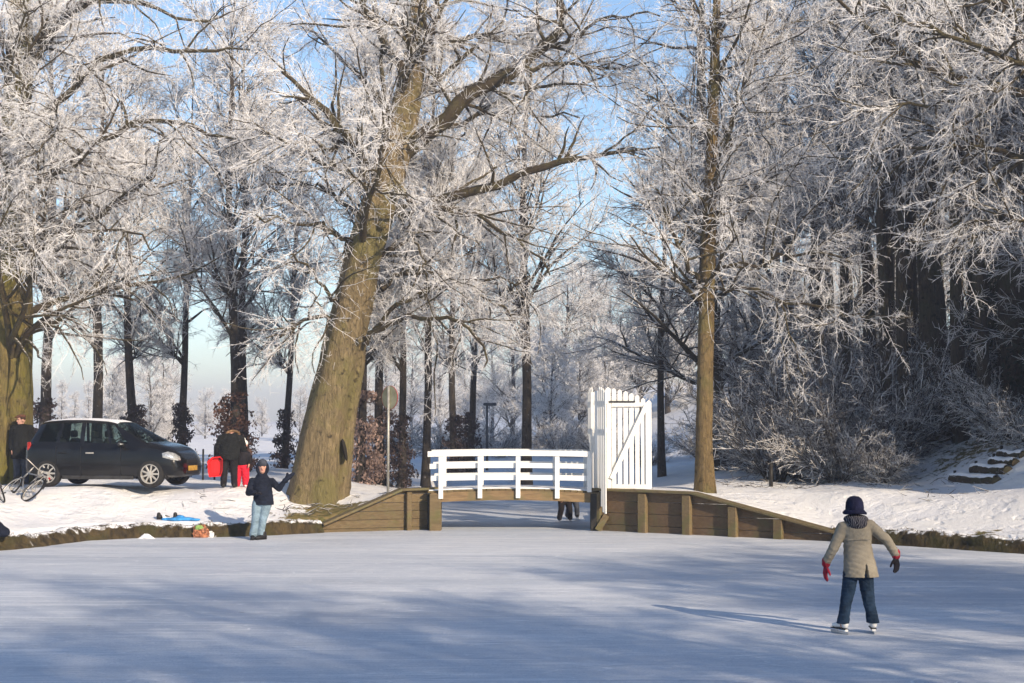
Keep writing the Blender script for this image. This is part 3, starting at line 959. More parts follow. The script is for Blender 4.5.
limb(cl, [(394, 212), (420, 205), (450, 212), (480, 214), (520, 240), (550, 275)], YC, -2.2, 0.10)
limb(cl, [(398, 215), (412, 240), (424, 262), (425, 300)], YC - .3, -1.5, 0.05)
limb(cl, [(410, 100), (395, 60), (370, 20), (350, -20), (330, -60)], YC, -1.2, 0.16, 0.03)
limb(cl, [(414, 60), (402, 30), (408, -20), (400, -80)], YC, 0.8, 0.10, 0.03)
limb(cl, [(420, 20), (450, -10), (500, -40), (560, -60)], YC, 0.8, 0.10, 0.03)
big_tree('beech_tree', tuple(cb), ctl, ctr, cl, 'huge old tree with leaning olive trunk and frosted crown left of the bridge', 11, M['beech_bark'], M['big_limb'], M['twig'],
         9, 300, 3800, 58000, extra=dict(t0=0.33, t1=0.8, L=3.8), flare=0.3, sink=0.45, n_epi=350, clear=0.7,
         stems=[([V3(334, 505, YC + .12), V3(339, 480, YC + .12), V3(346, 420, YC + .14), V3(355, 365, YC + .12), V3(362, 300, YC + .05), V3(370, 250, YC)], [0.27, 0.24, 0.22, 0.22, 0.2, 0.15])])

# solid dark shape set where the leaning trunk has its hollow
beech = [o for o in bpy.data.objects if o.name == 'beech_tree'][0]
hp = P(343, 450, YC - .42) - Vector(beech.location)
bmh = bmesh.new()
gq = bmesh.ops.create_uvsphere(bmh, u_segments=16, v_segments=10, radius=1.0)
bmesh.ops.transform(bmh, matrix=Matrix.Translation(hp + Vector((0.02, .17, 0))) @ Matrix.Rotation(-.2, 4, 'Y') @ Matrix.Diagonal((.05, .16, .27, 1)), verts=gq['verts'])
bm_obj('hollow', bmh, plain('dark_hollow', (0.02, 0.016, 0.011), 0.95, 0.4, 6), beech, smooth=True)
for kx, ky, kr in ((318, 455, .13), (338, 392, .12), (352, 300, .10), (360, 340, .08), (328, 420, .08), (400, 190, .16), (382, 225, .1)):
    kp = P(kx, ky, YC - .42) - Vector(beech.location)
    bmh = bmesh.new()
    gq = bmesh.ops.create_icosphere(bmh, subdivisions=2, radius=kr)
    rk = random.Random(kx)
    for v_ in gq['verts']: v_.co = v_.co * rk.uniform(.82, 1.12); v_.co.y *= .55; v_.co += kp
    bm_obj('burr', bmh, M['beech_bark'], beech, smooth=True)

# --- the tall tree at the left edge
YL = 37.6
lb = Vector((P(6, 480, YL).x, YL, 0)); lb.z = gz(lb.x, lb.y) - 0.12
ltl = [(lb.x, lb.y, lb.z - .4), (lb.x, lb.y, lb.z + .05), V3(7, 440, YL), V3(8, 380, YL), V3(10, 300, YL), V3(14, 220, YL), V3(12, 140, YL), V3(20, 60, YL), V3(18, -40, YL), V3(26, -200, YL), V3(24, -380, YL)]
ltr = [0.76, 0.70, 0.66, 0.61, 0.54, 0.46, 0.38, 0.31, 0.24, 0.15, 0.05]
ll = []
limb(ll, [(15, 140), (60, 100), (105, 64), (154, 54), (210, 56), (250, 50)], YL, -1.2, 0.14)
limb(ll, [(15, 200), (60, 165), (110, 130), (165, 119), (207, 132), (240, 140)], YL, -2.2, 0.12)
limb(ll, [(12, 270), (50, 240), (90, 215), (130, 190), (154, 168), (160, 140)], YL, -2.6, 0.11)
limb(ll, [(18, 90), (60, 30), (100, -10), (160, -40)], YL, -1.0, 0.13)
limb(ll, [(10, 300), (40, 262), (70, 240), (110, 235), (150, 250)], YL, -2.4, 0.09)
limb(ll, [(15, 170), (50, 160), (100, 165), (150, 185), (190, 180)], YL, 1.8, 0.10)
limb(ll, [(20, 60), (70, 10), (130, 0), (190, 20), (230, 12)], YL, 1.5, 0.10)
limb(ll, [(8, 250), (30, 215), (45, 170), (80, 150), (120, 100)], YL, -3.0, 0.09)
limb(ll, [(15, 200), (-40, 170), (-90, 150), (-150, 150)], YL, -1.0, 0.12)
limb(ll, [(10, 300), (-30, 260), (-80, 240), (-130, 250)], YL, -2.0, 0.10)
limb(ll, [(14, 290), (24, 250), (42, 215), (36, 160), (50, 120)], YL, -2.6, 0.07)
limb(ll, [(12, 220), (2, 170), (22, 120), (16, 60), (34, 10)], YL, -2.8, 0.08)
limb(ll, [(14, 170), (34, 130), (24, 80), (44, 30), (40, -20)], YL, -2.2, 0.07)
limb(ll, [(10, 260), (-10, 220), (6, 170), (-6, 120)], YL, -2.8, 0.06)
limb(ll, [(16, 110), (4, 70), (22, 20), (8, -40)], YL, -2.4, 0.06)
big_tree('old_tree', tuple(lb), ltl, ltr, ll, 'massive mossy trunk and frosted boughs at the left edge behind the capped man', 12, M['left_bark'], M['big_limb'], M['twig'],
         20, 320, 4000, 56000, extra=dict(t0=0.28, t1=0.72, L=4.6, up=0.2), droop=-0.09, flare=0.3, sink=0.4, n_epi=1500, clear=0.5, foot_y=275,
         stems=[([V3(-6, 510, YL - .6), V3(-4, 480, YL - .6), V3(0, 400, YL - .55), V3(4, 300, YL - .4), V3(10, 200, YL - .1)], [0.34, 0.30, 0.27, 0.24, 0.15])])

# --- the slim tree by the gate
YS = 34.7
sb = Vector((P(705, 490, YS).x, YS, 0)); sb.z = gz(sb.x, sb.y) - 0.06
stl = [tuple(sb), V3(704, 440, YS), V3(705, 360, YS), V3(708, 250, YS), V3(711, 180, YS), V3(714, 90, YS), V3(717, 0, YS), V3(722, -100, YS), V3(724, -220, YS)]
strr = [0.22, 0.195, 0.18, 0.165, 0.15, 0.115, 0.085, 0.05, 0.02]
sl = []
limb(sl, [(706, 315), (696, 285), (684, 262), (672, 240), (664, 205), (650, 185)], YS, -0.8, 0.085)
limb(sl, [(708, 272), (740, 268), (780, 262), (820, 252), (850, 262)], YS, -1.4, 0.07)
limb(sl, [(708, 262), (724, 240), (746, 215), (756, 190), (790, 168), (820, 160)], YS, -0.5, 0.06)
limb(sl, [(710, 215), (690, 180), (668, 140), (640, 110)], YS, 0.6, 0.055)
limb(sl, [(712, 165), (735, 140), (760, 128), (800, 120)], YS, 0.8, 0.05)
limb(sl, [(714, 170), (735, 110), (752, 60), (768, 10)], YS, -0.6, 0.05)
limb(sl, [(714, 110), (700, 70), (694, 20), (690, -30)], YS, -0.4, 0.04)
limb(sl, [(716, 80), (745, 60), (775, 30), (810, 20)], YS, 0.5, 0.04)
limb(sl, [(709, 290), (740, 290), (790, 302), (840, 312), (870, 318)], YS, -1.2, 0.06)
big_tree('slim_tree', tuple(sb), stl, strr, sl, 'slender straight brown tree on the snow right of the white gate', 13, M['slim_bark'], M['big_limb'], M['twig'],
         18, 200, 2200, 34000, extra=dict(t0=0.30, t1=0.95, L=2.6, ang=55, rcap=0.05), flare=0.35, S=16, n_epi=40, clear=0.8, tw=(0.17, 0.0040), droop=-0.03)

# --- the tree whose boughs hang in from the right
YR = 31.0
rbp = Vector((12.7, YR, 0)); rbp.z = gz(rbp.x, rbp.y) - 0.15
rtl = [tuple(rbp), (12.7, YR, 3), (12.6, YR, 6), (12.5, YR, 9), (12.6, YR, 12), (12.6, YR, 16)]
rtr = [0.5, 0.42, 0.37, 0.3, 0.2, 0.05]
rl = []
limb(rl, [(1100, 135), (1050, 105), (1001, 87), (960, 78), (923, 70), (890, 52), (869, 37), (840, 10), (825, -10)], YR, 0.8, 0.13)
limb(rl, [(1010, 88), (975, 92), (940, 100), (898, 97), (870, 106), (845, 104)], YR + .4, 0.3, 0.06)
limb(rl, [(1100, 100), (1040, 60), (990, 45), (930, 20), (880, 5)], YR, -1.0, 0.10)
limb(rl, [(1100, 190), (1050, 165), (1000, 150), (950, 143), (900, 142), (869, 146), (824, 166)], YR, 2.4, 0.09)
limb(rl, [(1100, 60), (1030, 20), (980, 0), (930, -20)], YR, 1.5, 0.10)
limb(rl, [(1110, 250), (1060, 230), (1010, 220), (960, 228)], YR, 1.0, 0.07)
big_tree('overhanging_tree', tuple(rbp), rtl, rtr, rl, 'tree beyond the right edge sending long frosted boughs in at the top', 14, M['beech_bark'], M['big_limb'], M['twig'],
         2, 130, 1400, 19000, extra=dict(t0=0.5, t1=0.95, L=3.6), sink=0.0)

# --- shared kinds of smaller tree: built once, then copied
def tree_kind(seed, h, r, cs, spread, n1, n2, n3, n4, tw, bark, limb_m, twig_m, ang=55, up=0.25, fork=False, droop=0.0, t1=0.99, K1=8):
    """returns (trunk, branches, crown) meshes around the origin"""
    rs = np.random.RandomState(seed)
    K = 14
    z = np.linspace(0, h, K)
    w = np.cumsum(rs.randn(K, 2) * 0.035 * h / 12, 0); w[0] = 0
    line = np.concatenate([w, z[:, None]], 1)
    rad = r * (1 - (z / h)) ** 0.75 * 0.95 + 0.02
    t = trunk_mesh('trunk', line, rad, bark, None, seed, S=10, flare=0.35, rough=0.05)
    A, AR = grow(rs, line[None], rad[None], n1, cs, t1, ang, 12, spread, 0.25, K1, 0.11, 0.03, 0.5, r * 0.4, 0.012, fall=0.62, up=up)
    B, BR = grow(rs, A, AR, n2, 0.1, 1, 45, 13, spread * 0.42, 0.3, 6, 0.14, droop, 0.6, 0.03, 0.009, fall=0.5)
    C, CR = grow(rs, B, BR, n3, 0.08, 1, 44, 14, spread * 0.2, 0.35, 4, 0.16, droop, 0.7, 0.014, 0.008, fall=0.4)
    D, DR = grow(rs, C, CR, n4, 0.05, 1, 46, 16, tw[0], 0.45, 2, 0.16, droop, 1.0, tw[1], tw[1] * 0.6, fall=0.3)
    v, q = tubes_np([(A, AR, 5), (B, BR, 4)])
    b = mesh_np('branches', v, q, limb_m)
    v, q = tubes_np([(C, np.maximum(CR * 0.8, tw[1]), 3), (D, DR, 3)])
    c = mesh_np('crown', v, q, twig_m)
    ms = (t.data, b.data, c.data)
    for o in (t, b, c): bpy.data.objects.remove(o)
    return ms

def place_tree(name, kind, x, y, rz, sc, label, group=None, sink=0.08, lean=(0, 0), z=None):
    zz = (gz(x, y) if z is None else z) - sink
    T = empty(name, (x, y, zz), rz, label, 'tree', group)
    T.rotation_euler = (lean[0], lean[1], rz)
    T.scale = (sc[0], sc[0], sc[1]) if isinstance(sc, tuple) else (sc, sc, sc)
    for nm, me in zip(('trunk', 'branches', 'crown'), kind):
        o = link(bpy.data.objects.new(nm, me), T)
        if nm != 'trunk': o['kind'] = 'stuff'
    return T

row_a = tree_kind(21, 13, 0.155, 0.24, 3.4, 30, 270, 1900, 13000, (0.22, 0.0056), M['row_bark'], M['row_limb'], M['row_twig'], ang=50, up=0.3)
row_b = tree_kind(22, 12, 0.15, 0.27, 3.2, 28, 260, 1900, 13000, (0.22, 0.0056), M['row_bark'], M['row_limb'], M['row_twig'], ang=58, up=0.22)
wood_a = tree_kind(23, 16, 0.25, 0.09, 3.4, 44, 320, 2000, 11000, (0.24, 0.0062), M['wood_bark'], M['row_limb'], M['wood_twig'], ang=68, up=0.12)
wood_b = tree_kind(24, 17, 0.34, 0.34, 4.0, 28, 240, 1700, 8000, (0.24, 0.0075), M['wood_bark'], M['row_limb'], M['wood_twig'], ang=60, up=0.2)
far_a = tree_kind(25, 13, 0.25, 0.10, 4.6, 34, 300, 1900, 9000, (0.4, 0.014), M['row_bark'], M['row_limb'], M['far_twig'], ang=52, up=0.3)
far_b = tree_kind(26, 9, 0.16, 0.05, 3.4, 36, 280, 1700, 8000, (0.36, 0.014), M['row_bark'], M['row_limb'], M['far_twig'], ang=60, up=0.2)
far_c = tree_kind(27, 11, 0.16, 0.03, 1.7, 60, 330, 1700, 8000, (0.3, 0.014), M['row_bark'], M['row_limb'], M['far_twig'], ang=75, up=-0.1, t1=0.99)

# leaves still held on the feet of the row trees
M['brown_leaf'] = plain('withered_leaf', (0.13, 0.07, 0.05), 0.8, 0.45, 3.0)
M['dark_leaf'] = plain('dark_leaf', (0.062, 0.045, 0.044), 0.8, 0.5, 3.0)
M['pale_leaf'] = plain('frosted_leaf', (0.27, 0.19, 0.16), 0.8, 0.5, 3.0)
def leaf_skirt(seed, h, r, n, m):
    rs = np.random.RandomState(seed)
    zz = rs.rand(n) ** 0.9 * h
    prof = np.interp(zz / h, [0, .15, .5, 1], [0.55, 1.0, 0.8, 0.25]) * r
    # leaves hang on short shoots: clump them
    nc = 55
    cz = rs.rand(nc) * h; ca = rs.uniform(0, 6.28, nc)
    ci = rs.randint(0, nc, n)
    zz = np.clip(cz[ci] + 0.07 * rs.randn(n), 0.02, h)
    prof = np.interp(zz / h, [0, .15, .5, 1], [0.6, 1.0, 0.9, 0.5]) * r
    a = ca[ci] + 0.35 * rs.randn(n)
    rr = prof * (0.3 + 0.8 * rs.rand(n)) * (0.7 + 0.6 * (ci % 7) / 7)
    c = np.stack([np.cos(a) * rr, np.sin(a) * rr, zz], -1)
    u = unit(rs.randn(n, 3)); w = unit(np.cross(u, rs.randn(n, 3)))
    s = rs.uniform(0.035, 0.075, n)[:, None]
    V = np.stack([c - u * s, c + w * s * 0.55, c + u * s, c - w * s * 0.55], 1).reshape(-1, 3)
    Q = np.arange(n * 4).reshape(n, 4)
    o = mesh_np('leaf_skirt', V, Q, m, smooth=False)
    me = o.data
    bpy.data.objects.remove(o)
    return me
skirts = {'brown': leaf_skirt(1, 2.3, 0.75, 2600, M['brown_leaf']), 'dark': leaf_skirt(2, 2.1, 0.55, 2000, M['dark_leaf']), 'pale': leaf_skirt(3, 2.6, 0.8, 2800, M['pale_leaf'])}

ROW = 'row of frosted trees behind the bank'
row = [ # px, depth, kind, width, height, skirt, label
    (42, 46, 'a', 1.05, 1.1, 'dark', 'dark row tree just right of the massive mossy trunk'),
    (96, 47, 'a', 1.1, 1.0, None, 'dark row tree rising above the rear half of the car'),
    (137, 49, 'b', 1.0, 1.05, 'dark', 'dark row tree rising above the middle of the car'),
    (181, 50, 'b', 0.85, 1.05, 'dark', 'row tree with dark leaf skirt behind the car bonnet'),
    (236, 46, 'a', 1.0, 1.1, 'brown', 'row tree right behind the adult holding the red sledge'),
    (246, 48, 'b', 0.95, 1.15, None, 'stem doubling the row tree behind the adult with the sledge'),
    (284, 49, 'b', 0.75, 0.95, 'dark', 'thin row tree with dark leaf skirt just left of the leaning trunk'),
    (360, 41.5, 'b', 0.75, 1.0, 'pale', 'row tree with pink brown leaf skirt just right of the leaning trunk'),
    (381, 42.5, 'a', 0.8, 1.0, 'pale', 'row tree standing directly behind the round sign'),
    (402, 42, 'b', 0.7, 1.0, 'dark', 'row tree with dark leaf skirt between round sign and bridge'),
    (426, 42.2, 'a', 0.75, 1.0, None, 'bare trunked row tree at the left end of the bridge railing'),
    (455, 52, 'b', 0.85, 1.05, 'dark', 'left one of two close trunks behind the left half of the railing'),
    (469, 54, 'a', 0.75, 1.1, 'dark', 'right one of two close trunks behind the left half of the railing'),
    (527, 43.5, 'a', 0.95, 1.05, None, 'forked dark tree rising behind the middle of the bridge'),
    (662, 48, 'b', 0.8, 1.0, None, 'thin shaded tree just right of the white gate'),
]
kinds = {'a': row_a, 'b': row_b}
for i, (px, Y, k, sw, sh, sk, lab) in enumerate(row):
    x = P(px, 440, Y).x
    if px in (381, 426): pass
    T = place_tree('row_tree', kinds[k], x, Y, i * 2.1 + 0.4, (sw, sh), lab, ROW, lean=(random.Random(i).uniform(-.03, .03), random.Random(i + 50).uniform(-.03, .03)))
    if sk:
        o = link(bpy.data.objects.new('leaf_skirt', skirts[sk]), T)
        o.rotation_euler = (0, 0, i * 1.3); o['kind'] = 'stuff'

# --- the wood on the right
WOOD = 'trees of the shaded wood on the right'
rw_ = random.Random(8)
wood = [ # px, depth, kind, sx, sz, lean
    (712, 47, 'a', 1.5, 1.0, 0.0, 'thick dark shaded trunk directly behind the slender brown tree'),
    (755, 58, 'b', 0.9, 1.0, 0.0, None), (790, 52, 'a', 0.9, 1.0, 0.02, None), (822, 47, 'b', 0.8, 1.0, -0.02, None),
    (850, 60, 'a', 1.0, 1.1, 0.0, None), (872, 44, 'b', 0.65, 1.0, 0.03, None), (893, 50, 'b', 0.9, 1.1, 0.0, None),
    (915, 46, 'b', 0.7, 1.05, 0.0, None), (884, 40.8, 'b', 0.55, 1.0, -0.02, None), (905, 39.8, 'b', 0.5, 1.1, 0.015, None), (962, 39.6, 'b', 0.6, 1.1, 0.01, None), (986, 38.6, 'b', 0.55, 1.0, -0.03, None), (1004, 41, 'b', 0.6, 1.1, 0.0, None), (850, 42.5, 'b', 0.5, 1.0, 0.02, None),
    (944, 41.5, 'b', 1.25, 1.0, -0.07, 'stoutest dark trunk of the wood, leaning left above the log steps'),
    (972, 47, 'b', 0.8, 1.1, 0.02, None), (978, 43, 'b', 0.85, 1.1, 0.0, None), (996, 49, 'a', 1.0, 1.1, 0.03, None),
    (1018, 40, 'b', 1.1, 1.05, 0.0, 'dark trunk of the wood at the right edge of the picture'),
    (1035, 46, 'a', 1.0, 1.1, 0.0, None), (1060, 42, 'b', 1.0, 1.1, 0.0, None), (1090, 38, 'a', 1.0, 1.0, 0.0, None),
    (830, 66, 'b', 1.0, 1.1, 0.0, None), (900, 62, 'a', 1.0, 1.2, 0.0, None), (940, 58, 'b', 1.0, 1.2, 0.0, None), (990, 60, 'a', 1.1, 1.2, 0.0, None),
    (780, 72, 'a', 1.0, 1.0, 0.0, None), (735, 70, 'a', 0.8, 0.9, 0.0, None), (1050, 58, 'b', 1.1, 1.2, 0.0, None),
    (1150, 44, 'a', 1.0, 1.1, 0.0, None), (1200, 40, 'b', 1.0, 1.1, 0.0, None), 
]
wk = {'a': wood_a, 'b': wood_b}
def wood_label(px, Y):
    zone = 'beyond the right edge of the picture'
    for lim, txt in ((770, 'just right of the slender brown tree'), (840, 'above the left part of the frosted shrubs'), (885, 'above the right part of the frosted shrubs'), (930, 'left of the stout leaning trunk'), (1000, 'right of the stout leaning trunk'), (1024, 'at the right edge')):
        if px < lim: zone = txt; break
    return 'dark wood tree of the %s rank, %s' % ('front' if Y < 45 else ('middle' if Y < 55 else 'back'), zone)
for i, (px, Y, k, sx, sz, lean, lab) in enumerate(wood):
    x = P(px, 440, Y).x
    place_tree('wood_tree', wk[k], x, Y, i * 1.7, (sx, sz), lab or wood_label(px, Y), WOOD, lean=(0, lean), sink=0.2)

# --- undergrowth
def shrub_kind(seed, h, n1, n3, n4, twig_m, limb_m, spread=0.6, tw=(0.16, 0.008)):
    rs = np.random.RandomState(seed)
    a = rs.uniform(0, 6.28, n1)
    K = 8
    P0 = np.zeros((n1, K, 3))
    P0[:, 0, :2] = np.stack([np.cos(a), np.sin(a)], -1) * rs.uniform(0.02, 0.25, n1)[:, None]
    d = unit(np.stack([np.cos(a) * spread, np.sin(a) * spread, rs.uniform(0.5, 1.1, n1)], -1) + 0.15 * rs.randn(n1, 3))
    L = h * rs.uniform(0.6, 1.15, n1)
    for j in range(1, K):
        d = unit(d + 0.09 * rs.randn(n1, 3) + np.array([0, 0, -0.03]))
        P0[:, j] = P0[:, j - 1] + d * (L / (K - 1))[:, None]
    R0 = np.linspace(0.022, 0.008, K)[None].repeat(n1, 0)
    C, CR = grow(rs, P0, R0, n3, 0.1, 1, 42, 14, h * 0.32, 0.35, 5, 0.15, 0.0, 0.7, 0.012, 0.006, fall=0.4)
    D, DR = grow(rs, C, CR, n4, 0.1, 1, 42, 15, tw[0], 0.4, 2, 0.16, 0.0, 1.0, tw[1], tw[1] * 0.6, fall=0.3)
    v, q = tubes_np([(P0, R0, 4)])
    b = mesh_np('stems', v, q, limb_m)
    v, q = tubes_np([(C, np.maximum(CR, 0.007), 3), (D, DR, 3)])
    c = mesh_np('twigs', v, q, twig_m)
    ms = (b.data, c.data)
    for o in (b, c): bpy.data.objects.remove(o)
    return ms
M['shrub_twig'] = frost_twig('frosted_shrub_twig', (0.09, 0.075, 0.06), 0.47)
M['murk_twig'] = frost_twig('bare_shrub_twig', (0.075, 0.068, 0.066), 0.52)
sh_a = shrub_kind(31, 2.3, 34, 520, 4200, M['shrub_twig'], M['row_limb'], 0.75)
sh_b = shrub_kind(32, 3.0, 36, 600, 4600, M['murk_twig'], M['row_limb'], 0.45)
def place_shrub(kind, px, Y, rz, s, label, group=None):
    x = P(px, 470, Y).x
    T = empty('shrub', (x, Y, gz(x, Y) - 0.05), rz, label, 'shrub', group)
    T.scale = (s, s, s)
    for nm, me in zip(('stems', 'twigs'), kind):
        o = link(bpy.data.objects.new(nm, me), T); o['kind'] = 'stuff'
UG = 'shrubs under the wood'
murk = [(775, 39.5, 1.0), (800, 41, 1.15), (838, 41, 1.2), (878, 40, 1.1), (905, 41.5, 1.1), (850, 38.6, .8), (925, 43, 1.0), (760, 44, .9), (790, 46, 1.2), (735, 50, .9),
        (820, 45, 1.3), (870, 46, 1.3), (960, 45, 1.0), (1000, 44, 1.0), (895, 44, 1.2), (840, 50, 1.4), (805, 54, 1.4), (900, 52, 1.3), (940, 49, 1.2), (1030, 42, 0.9)]
for i, (px, Y, s) in enumerate(murk):
    place_shrub(sh_b, px, Y, i * 1.9, s, 'bare grey undergrowth shrub %s, %s' % (('behind the frosted shrubs' if 790 < px < 890 else ('left of the frosted shrubs' if px <= 790 else 'up the slope by the log steps')), 'near the front' if Y < 42 else 'deeper in the wood'), UG)
place_shrub(sh_a, 838, 37.8, 0.5, 0.9, 'spreading frosted shrub sunlit at the wood edge above the skater', UG)
place_shrub(sh_a, 880, 37.6, 2.2, 0.6, 'smaller frosted shrub just right of the spreading one at the wood edge', UG)
place_shrub(sh_a, 1012, 37.5, 1.2, 0.9, 'frosted shrub on the slope right of the log steps', UG)
place_shrub(sh_a, 1030, 35.5, 4.2, 0.7, 'frosted shrub cut off by the right edge of the picture', UG)
for i, (px, Y, s) in enumerate(((700, 62, 0.8), (725, 60, 0.7), (650, 60, .6), (440, 66, .8), (500, 66, .7), (560, 68, .8), (600, 66, .7), (400, 70, .9), (350, 72, .9), (470, 70, .8), (530, 72, .9))):
    place_shrub(sh_a, px, Y, i * 1.1, s, 'low frosted bush on the far bank behind the bridge', 'low bushes on the far bank')

# --- pale frosted trees far across the fields
FAR = 'pale frosted trees far across the fields'
fk = {'a': far_a, 'b': far_b, 'c': far_c}
rf = random.Random(4)
def far_zone(px):
    for lim, txt in ((50, 'left of the car'), (135, 'above the rear of the car'), (200, 'above the front of the car'), (262, 'around the adult with the sledge'), (350, 'behind the leaning trunk'), (430, 'between the leaning trunk and the bridge'), (500, 'above the left half of the railing'), (592, 'above the right half of the railing'), (660, 'behind the white gate'), (760, 'behind the slender brown tree')):
        if px < lim: return txt
    return 'deep behind the shaded wood'
far = [(-40, 120, 'a', .6), (15, 130, 'c', 0.5), (62, 150, 'c', .55), (75, 125, 'c', .42), (88, 160, 'c', .6), (112, 95, 'b', .6), (122, 130, 'a', .5), (150, 92, 'a', .40), (163, 95, 'c', .55), (170, 120, 'a', .5),
       (205, 170, 'b', .55), (228, 190, 'b', .6), (262, 190, 'b', .5), (300, 170, 'b', .6), (330, 150, 'a', .5), (356, 140, 'b', .8),
       (385, 150, 'a', .8), (412, 140, 'b', .9), (440, 160, 'a', .75), (465, 150, 'b', .9), (492, 130, 'b', 1.0), (512, 120, 'a', .85), (545, 105, 'a', .78), (566, 98, 'a', .80), (590, 104, 'a', .80), (612, 112, 'a', .8),
       (552, 84, 'b', .65), (580, 86, 'b', .62), (605, 90, 'b', .7), (640, 105, 'a', .9), (668, 100, 'b', 1.0), (690, 110, 'a', .9), (735, 105, 'a', .9), (760, 100, 'b', .9), (795, 110, 'a', 1.0), (850, 105, 'a', 1.1), (925, 100, 'a', 1.2), (1000, 100, 'a', 1.3)]
for i, (px, Y, k, s) in enumerate(far):
    x = P(px, 430, Y).x
    place_tree('far_tree', fk[k], x, Y, i * 1.37, s * rf.uniform(.92, 1.08), ('tall rounded', 'broad bushy', 'narrow conical')['abc'.index(k)] + ' pale frosted tree far off, ' + far_zone(px), FAR, z=gz(x, Y))

# --- extra wood trees added out of view on the right to keep the slope in shade
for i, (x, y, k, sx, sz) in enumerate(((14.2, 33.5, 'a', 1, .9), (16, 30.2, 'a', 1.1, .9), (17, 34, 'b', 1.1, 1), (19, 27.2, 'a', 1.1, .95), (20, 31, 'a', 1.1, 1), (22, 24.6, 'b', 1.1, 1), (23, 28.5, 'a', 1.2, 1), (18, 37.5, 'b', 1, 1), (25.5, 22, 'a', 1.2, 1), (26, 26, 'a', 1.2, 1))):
    place_tree('wood_tree', wk[k], x, y, i * 1.9, (sx, sz), 'frosted tree added out of view on the right to block sun', WOOD, sink=0.2)
M['holly_leaf'] = plain('holly_leaf', (0.022, 0.036, 0.018), 0.5, 0.5, 2.0)
def evergreen_kind(seed, h, r, n):
    rs = np.random.RandomState(seed)
    nc = 260
    u_ = unit(rs.randn(nc, 3)); u_[:, 2] = np.abs(u_[:, 2]) * 1.0
    cc = u_ * np.array([r, r, h * 0.9]) * rs.uniform(0.45, 1.0, nc)[:, None] ** 0.6
    cc[:, 2] += 0.15
    ci = rs.randint(0, nc, n)
    c = cc[ci] + rs.randn(n, 3) * np.array([0.2, 0.2, 0.16])
    a = unit(rs.randn(n, 3)); b = unit(np.cross(a, rs.randn(n, 3)))
    s_ = rs.uniform(0.04, 0.09, n)[:, None]
    V = np.stack([c - a * s_, c + b * s_ * 0.5, c + a * s_, c - b * s_ * 0.5], 1).reshape(-1, 3)
    o = mesh_np('foliage', V, np.arange(n * 4).reshape(n, 4), M['holly_leaf'], smooth=False)
    f = o.data; bpy.data.objects.remove(o)
    line = np.stack([np.zeros(6), np.zeros(6), np.linspace(0, h * 0.8, 6)], -1)
    o = trunk_mesh('stem', line, np.linspace(0.1, 0.03, 6), M['wood_bark'], None, seed, S=8)
    t_ = o.data; bpy.data.objects.remove(o)
    return t_, f
holly = evergreen_kind(5, 4.2, 1.5, 9000)
for i, (x, y, s_, lab) in enumerate(((P(1016, 400, 43).x, 43, 1.25, 'dark evergreen holly among the trunks at the right edge'), 
        (15.2, 36, 1.3, None), (16.5, 32, 1.3, None), (18.3, 29, 1.5, None), (20.5, 26, 1.6, None), (14.8, 39, 1.2, None), (22.5, 22.8, 1.6, None))):  # hollies without their own label are added unseen to block the sun
    T = empty('holly', (x, y, gz(x, y) - 0.1), i * 1.1, lab or 'dark evergreen holly added out of view on the right to block sun', 'shrub', None if lab else 'hollies added unseen as sun blockers')
    T.scale = (s_,) * 3
    for nm, me in zip(('stem', 'foliage'), holly):
        o = link(bpy.data.objects.new(nm, me), T)
        if nm == 'foliage': o['kind'] = 'stuff'

# --- trees on the near bank to the right, whose shadows streak the ice
SHADE = 'trees on the near bank that shade the ice'
for i, (x, y, k, sx, sz) in enumerate(((9.5, -4.5, 'r', 1.2, .95), (12.0, -2.2, 'r', 1.2, .9), (15.5, -4.5, 'r', 1.3, 1.2), (17, 8.6, 'a', 1.0, .62), (21, -9, 'a', 1.2, 1.0), (8.5, -9, 'r', 1.3, 1.2),
                                         (14, -9.5, 'r', 1.4, 1.3), (22, 4.5, 'b', 1.1, .72), (25, 1.5, 'b', 1.1, .8), (10, -14, 'a', 1.2, 1.0), (15, -15, 'b', 1.2, 1.1), (6.5, -6, 'r', 1.1, .8), (13.2, 2.6, 'r', 1.1, .75), (16, 6.2, 'r', 1.1, .8), (19.5, 3.0, 'r', 1.2, 1.0), (20.5, 9.0, 'r', 1.1, .85), (10.8, 0.4, 'r', .9, .6), (19, -5.5, 'a', 1.1, .9))):
    place_tree('near_bank_tree', wk.get(k, row_b), x, y, i * 2.3, (sx, sz), 'frosted tree on the near bank out of view on the right', SHADE, z=0.9)

# ------------------------------------------------------------------ the car
M['car_paint'] = plain('black_car_paint', (0.006, 0.006, 0.0065), 0.2, 0.5, 3.0, spec=0.4)
M['car_dust'] = plain('dark_bumper', (0.03, 0.029, 0.028), 0.55, 0.3, 6.0)
M['tyre'] = plain('tyre_rubber', (0.018, 0.017, 0.016), 0.85, 0.4, 10)
M['alloy'] = plain('alloy', (0.50, 0.47, 0.42), 0.45, 0.2, 6, metal=0.6)
M['trim'] = plain('black_trim', (0.01, 0.01, 0.01), 0.6, 0.3)
M['seat_cloth'] = plain('dark_seat_cloth', (0.03, 0.03, 0.035), 0.9, 0.3)
M['lamp_clear'] = plain('headlamp_glass', (0.55, 0.56, 0.55), 0.15, 0.35, 14, metal=0.5)
M['lamp_red'] = plain('tail_lamp', (0.30, 0.02, 0.015), 0.25, 0.2)
M['plate'] = plain('yellow_plate', (0.38, 0.22, 0.04), 0.5, 0.3, 14)
